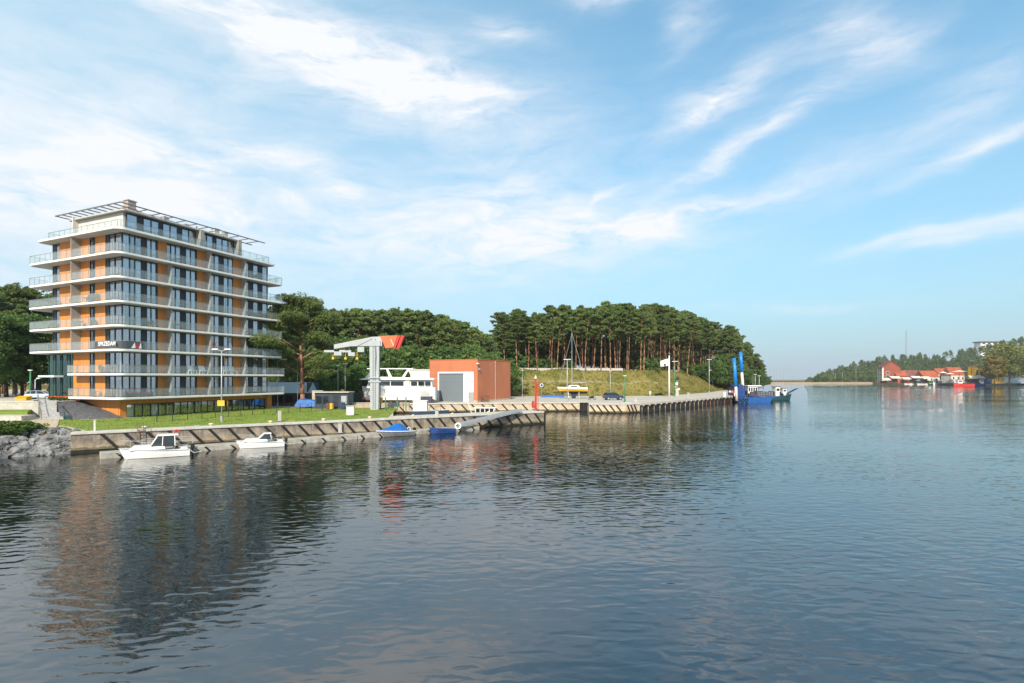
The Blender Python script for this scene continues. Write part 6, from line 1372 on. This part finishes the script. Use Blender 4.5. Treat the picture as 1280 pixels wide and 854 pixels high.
# ================================================================== FAR RIGHT BANK
def gable(name, label, px, pb_, Y, wpx, dpt, he, hr, wall, roof, rz=0.0, cat='house', along_x=False, nwin=3, group=None):
    k = Y/F; x = (px-640)*k; z0 = 2.2; t = thing(name, label, cat, (x,Y,z0), rz, group); w = wpx*k
    if along_x:   # ridge parallel to the picture
        MB().bx(0,w,0,dpt,0,he).build('wall', M[wall], t); MB().extr([(-.5,he-.1),(dpt/2,hr),(dpt+.5,he-.1)],'x',-.4,w+.4).build('roof', M[roof], t)
    else:
        MB().extr([(0,0),(w,0),(w,he),(w/2,hr-.3),(0,he)],'y',0,dpt).build('wall', M[wall], t)
        MB().extr([(-.6,he-.5),(w/2,hr),(w+.6,he-.5),(w+.6,he-.1),(w/2,hr+.45),(-.6,he-.1)],'y',-.5,dpt+.5).build('roof', M[roof], t)
    for i in range(nwin):
        a_ = w*(i+.5)/nwin; f = MB().bx(a_-.9,a_+.9,-.12,.05,he*.45,he*.8).build('window', M['white'], t); MB().bx(a_-.7,a_+.7,-.16,-.12,he*.47,he*.78).build('pane', M['boatglass'], f)
    return t
# granary: long side to the left, gable to the right
Yg = 505; k = Yg/F; t = thing('granary', 'tall red brick granary with pale corner strips and a gabled roof on the far bank', 'building', ((1103.5-640)*k,Yg,2.2), -.25)
wg, dg, eg, rg_ = 19*k, 15*k, 15.5, 21.5
MB().extr([(0,0),(wg,0),(wg,eg),(wg/2,rg_-.5),(0,eg)],'y',0,dg).build('wall', M['brick'], t); 
MB().extr([(-.8,eg-.7),(wg/2,rg_),(wg+.8,eg-.7),(wg+.8,eg-.2),(wg/2,rg_+.5),(-.8,eg-.2)],'y',-.7,dg+.7).build('roof', M['roofdark'], t)
for x in (-.1,): MB().bx(x-.5,x+.7,-.15,.4,0,eg-.2).build('corner_strip', M['canvas'], t)
for y in (3.4,7.5,11): MB().bx(-.15,.05,y-.5,y+.7,0,eg-.6).build('corner_strip', M['canvas'], t)
for z in (3,6.5,10):
    for x in (4,): f = MB().bx(x-1.3,x+1.6,-.12,.05,z-.9,z+1.4).build('window', M['white'], t); MB().bx(x-1.1,x+1.4,-.16,-.12,z-.7,z+1.2).build('pane', M['boatglass'], f)
    for y in (5.4,9.2): f = MB().bx(-.12,.05,y-.8,y+.8,z-.9,z+1.2).build('window', M['white'], t); MB().bx(-.16,-.12,y-.6,y+.6,z-.7,z+1).build('pane', M['boatglass'], f)
gable('waterside_house','low house with orange roof and two white dormers right of the granary',1121,480,500,14,8,7.0,12.3,'rooftile','rooftile',.05,nwin=2,along_x=True)
gable('waterside_house','house with a darker red roof and a pale gable behind the cream awnings',1134,480,515,17,9,7.0,13.0,'brick','roofdark',.05,nwin=2,along_x=True)
gable('waterside_house','wide house with a broad plain orange roof in the middle of the far bank',1155,480,500,19,12,6.0,12.2,'offwhite','rooftile',.0,nwin=3,along_x=True)
gable('waterside_house','house with orange roof stepping up right of the broad orange roof',1173,480,512,16,10,9.0,14.6,'offwhite','rooftile',.0,nwin=3,along_x=True)
gable('waterside_house','steep gabled house with bright orange roof and white gable patch behind the red boat',1189,480,500,20,10,8.0,15.6,'offwhite','rooftile',.15,nwin=3,along_x=True)
t = gable('kiosk_tower','boxy yellow framed two storey kiosk left of the amber tree',1219,480,490,13,8,16.4,17.0,'yellow','greenroof',0,'kiosk',True,3)
t = gable('dark_house','small grey gabled house under the large tree',1240,480,488,12,9,6.0,11.0,'greyrender','roofdark',0,nwin=2)
t = gable('timber_kiosk','orange yellow timber kiosk on the quay right of the blue boat',1240,482,478,16,5,5.6,6.0,'yellow','orange',0,'kiosk',True,3)
t = gable('blue_kiosk','small bright blue kiosk left of the orange timber kiosk',1234,482,479,6,4,6.0,6.3,'blue','canvas',0,'kiosk',True,1)
t = gable('green_house','pale green house with white windows at the right edge behind the trees',1266,480,500,18,9,13,15,'carpale','steel',0,'house',True,4)
# awnings and parasols
def awning(label, px, pt, wpx, Y, droop=1.6):
    k = Y/F; zt = H-(pt-HY)*k-2.2; t = thing('awning', label, 'awning', ((px-640)*k,Y,2.2), 0); w = wpx*k
    MB().extr([(-3.2,zt-droop),(0,zt),(3.2,zt-droop*.6),(3.2,zt-droop*.6-.25),(0,zt-.25),(-3.2,zt-droop-.3)],'x',0,w).build('canopy', M['canvas'], t)
    for i in range(max(2,int(wpx/7))+1): MB().cyl((w*i/max(2,int(wpx/7)),-3,0),(w*i/max(2,int(wpx/7)),-3,zt-droop),.1,n=6).build('post', M['wooddark'], t)
    MB().bx(.3,w-.3,1.5,2.0,0,zt-droop-.8).build('back_panel', M['wooddark'], t)
awning('low cream awning at the foot of the granary',1102,473,9,488); awning('cream awning right of the granary foot, under the orange dormers',1112,470.5,12,489); awning('slightly lower cream awning in the middle of the restaurant row',1127,471.8,9,490); awning('grey white awning left of the white pleasure boat',1138,470.2,11,492); awning('dim awning half hidden behind the pleasure boat bow',1151,470.8,10,493); awning('wide pale canopy above the blue boat',1210,469.6,18,478,2.4)
for i_, (px_a, mm_) in enumerate(((1115,'brick'),(1130,'brick'),(1145,'teal'),(1161,'leafhut'),(1172,'darkblue'))):
    k_ = 491/F; t = thing('market_stall', ('brick red stall under the cream awning near the granary','second brick red stall in the middle of the restaurant row','teal stall left of the pleasure boat','green stall above the pleasure boat bow','dark blue stall behind the pleasure boat saloon')[i_], 'stall', ((px_a-640)*k_,491,2.2), 0); MB().bx(0,4.2,0,2.4,0,2.6).build('counter', M[mm_], t); MB().bx(-.3,4.5,-.4,2.6,2.6,2.85).build('roof', M['offwhite'], t)
def parasol(label, px, pt, r, Y, m='canvas'):
    k = Y/F; zt = H-(pt-HY)*k-2.2; t = thing('parasol', label, 'parasol', ((px-640)*k,Y,2.2), 0); MB().cyl((0,0,zt-1.3),(0,0,zt),r,.05,10).build('canopy', M[m], t); MB().cyl((0,0,0),(0,0,zt-.6),.1,n=6).build('pole', M['wooddark'], t)
parasol('large cream parasol behind the wheelhouse of the red boat',1199,463,6.0,486); parasol('cream parasol left of the largest one',1187,466,3.6,486); parasol('white parasol between the pleasure boat and the parasols',1179,464.5,3.0,490,'white'); parasol('pale parasol by the orange kiosk',1232,466,3.4,484)
# boats along the far quay
def farboat(name, label, px0, px1, pb_, hullm, capm, style):
    g0 = G(px0,pb_); Y = g0.y; k = Y/F; L_ = (px1-px0)*k; t = thing(name, label, 'boat', (g0.x+L_,Y,0), math.pi)
    h = hull(L_,L_*.26,1.9,3.0,.4,.8,full=.55); h.build('hull', M[hullm], t); rubrail(h.secs,.14).build('rub_rail', M[capm], t)
    if style == 'cruise':
        MB().bx(.6,L_*.78,-L_*.11,L_*.11,1.9,4.3).build('saloon', M['gel'], t, bevel=.1); MB().bx(.9,L_*.75,-L_*.115,-L_*.11,2.7,3.9).bx(.9,L_*.75,L_*.11,L_*.115,2.7,3.9).build('window_band', M['boatglass'], t)
        MB().bx(.5,L_*.8,-L_*.12,L_*.12,4.3,4.5).bx(L_*.45,L_*.66,-1.2,1.2,4.5,6.2).build('upper_deck', M['gel'], t, bevel=.05); MB().bx(.4,L_*.45,-1.6,1.6,6.0,6.2).bx(1,1.3,-1.4,1.4,4.5,6).build('sunshade', M['pink'], t)
        MB().bx(0,L_*.9,L_*.125,L_*.135,1.2,1.7).build('stripe', M['pink'], t)
    else:
        a_, b_ = (L_*.62,L_*.85) if style == 'fore' else (L_*.15,L_*.45)
        MB().bx(a_,b_,-L_*.085,L_*.085,1.9,5.6).build('wheelhouse', M['gel'], t, bevel=.08); MB().bx(a_+.3,b_-.3,L_*.085,L_*.09,4.0,5.1).build('window', M['boatglass'], t); MB().bx(a_-.4,b_+.4,-L_*.1,L_*.1,5.6,5.8).build('wheelhouse_roof', M[capm], t)
        m = MB().cyl((L_*.5,0,2),(L_*.5,0,8.5),.13,.07,6); m.bar((L_*.12,-.9,2),(L_*.12,-.9,5.0),.14,.14); m.bar((L_*.12,.9,2),(L_*.12,.9,5.0),.14,.14); m.bar((L_*.12,-.9,5.0),(L_*.12,.9,5.0),.14,.14); m.build('mast', M['dark'], t)
        MB().bx(L_*.12,L_*.55,-L_*.07,L_*.07,1.9,3.2).build('deck_gear', M['dark'], t)
    return t
farboat('pleasure_boat','white pleasure boat with pink sunshade left of the red fishing boat on the far bank',1167,1193,481.8,'gel','pink','cruise')
farboat('fishing_boat','bright red fishing boat with white wheelhouse on the far bank',1192.5,1216,483.2,'red','red','fore')
farboat('fishing_boat','small dark blue fishing boat moored right of the red one',1216.5,1231,482.6,'bluehull','bluehull','aft')
farboat('small_boat','tiny white boat with dark cap moored below the middle awning',1131,1141,480.6,'gel','dark','aft').scale = (1,1,.4)
farboat('small_boat','small green boat between the low white boat and the pleasure boat',1160,1169,481.4,'teal','gel','fore').scale = (1,1,.6)
farboat('small_boat','small white and blue boat lying behind the blue fishing boat',1226,1238,482.2,'gel','bluehull','fore').scale = (1,1,.8)
farboat('small_boat','low white boat with red stripe left of the pleasure boat',1147,1164,480.9,'gel','red','aft').scale = (1,1,.45)
# hotel tower over the trees, radio mast, lamps, walkers
Yh = 960; k = Yh/F; t = thing('hotel_tower', 'pale high rise with projecting flat roof behind the amber tree', 'building', ((1226-640)*k,Yh,30), 0)
zt = H+(HY-428)*k-30; MB().bx(0,30*k,0,14,0,zt).build('wall', M['white'], t); MB().bx(-1.2*k,32*k,-2,16,zt,zt+1.6).build('roof', M['roofdark'], t)
for j in range(7):
    for i in range(4): MB().bx(3+i*10,8+i*10,-.15,.02,zt-3.6-j*5,zt-1.2-j*5).build('window', M['boatglass'], t)
Ym = 900; k = Ym/F; t = thing('radio_mast', 'thin grey lattice radio mast rising above the wooded hill', 'mast', ((1133-640)*k,Ym,20), 0); zt = H+(HY-412.5)*k-20; m = MB()
for a_ in range(3):
    c_ = (math.cos(a_*2.09),math.sin(a_*2.09)); m.cyl((c_[0]*1.4,c_[1]*1.4,0),(c_[0]*.9,c_[1]*.9,zt),.28,.22,5)
for i in range(30):
    z = zt*i/30; r0 = 1.4-.5*i/30
    for a_ in range(3): b_ = a_+1; m.bar((math.cos(a_*2.09)*r0,math.sin(a_*2.09)*r0,z),(math.cos(b_*2.09)*r0,math.sin(b_*2.09)*r0,z+zt/30),.14,.14)
m.build('lattice', M['steel'], t); MB().cyl((0,0,zt),(0,0,zt+6),.2,.1).build('antenna', M['steel'], t)
lamp('dark lamp post with flat head between the orange gable and the yellow kiosk', 1214.5, 481, 451, z=2.2, Y=486, arms=3, w=.28, head=2.0, col='dark')
for i,(px,pt) in enumerate(((1044,467),(1053,466),(1070,458),(1036,469))): lamp(('slim pole on the far bank above the low bushes','second slim pole on the far bank close to the bushes','tallest slim pole left of the granary','shortest slim pole nearest the spit')[i], px, 479, pt, z=2.2, Y=690, arms=3, w=.18, head=.6, col='steel')
pp = None; rr = random.Random(12); GPp = 'walkers on the far bank promenade'
cols = [('whitecloth','denim'),('red','denim'),('denim','whitecloth'),('pink','black')]
pers = []
for i in range(34):
    px = rr.uniform(1060,1278) if i > 6 else rr.uniform(1240,1278); Y = 487+rr.uniform(0,6) if px > 1170 else 520+(1170-px)*1.5; x = (px-640)/F*Y
    if len(pers) < 4:
        t = thing('person', 'x', 'person', (x,Y,2.2), rr.uniform(0,6), GPp); m = MB()
        m.tube([(0,0,1.76),(0,0,1.62),(0,0,1.5),(0,0,1.42),(0,0,1.1),(0,0,.92)],[.06,.115,.06,.19,.15,.17],8)
        for s in (-1,1): m.tube([(s*.09,0,.95),(s*.1,.05*s,.5),(s*.11,-.05*s,.06)],[.1,.075,.055],7); m.tube([(s*.2,0,1.42),(s*.27,.02,1.12),(s*.25,.12,.86)],[.06,.05,.035],6)
        m.build('body', M[cols[len(pers)][0]], t, smooth=True); q = MB()
        for s in (-1,1): q.tube([(s*.09,0,.97),(s*.1,.05*s,.5),(s*.11,-.05*s,.05)],[.115,.09,.07],7)
        q.build('trousers', M[cols[len(pers)][1]], t, smooth=True); MB().ball((0,0,1.66),.125,(1,1,1),8,5).build('hair', M['wooddark'], t, smooth=True); pers.append(t)
    else: t = dup(pers[i%4], (x,Y,2.2), rr.uniform(0,6))
    t['label'] = 'tiny figure walking on the promenade of the far bank'; t.scale = (1.1,1.1,1.1)

# thin sea haze: one closed box of even, pale air round the whole scene
hzm = bpy.data.materials.new('sea_haze'); hzm.use_nodes = True; hn = hzm.node_tree.nodes
for n_ in list(hn):
    if n_.type != 'OUTPUT_MATERIAL': hn.remove(n_)
pv = hn.new('ShaderNodeVolumePrincipled'); pv.inputs['Color'].default_value = (.86,.92,.97,1); pv.inputs['Density'].default_value = .00012; pv.inputs['Anisotropy'].default_value = .2
hzm.node_tree.links.new(pv.outputs[0], hn['Material Output'].inputs['Volume'] if 'Material Output' in hn else [q for q in hn if q.type == 'OUTPUT_MATERIAL'][0].inputs['Volume'])
ho = MB().bx(-9100,9100,-400,9100,-8,112).build('haze', hzm); stuff(ho, 'thin pale sea haze over the whole harbour', 'haze')
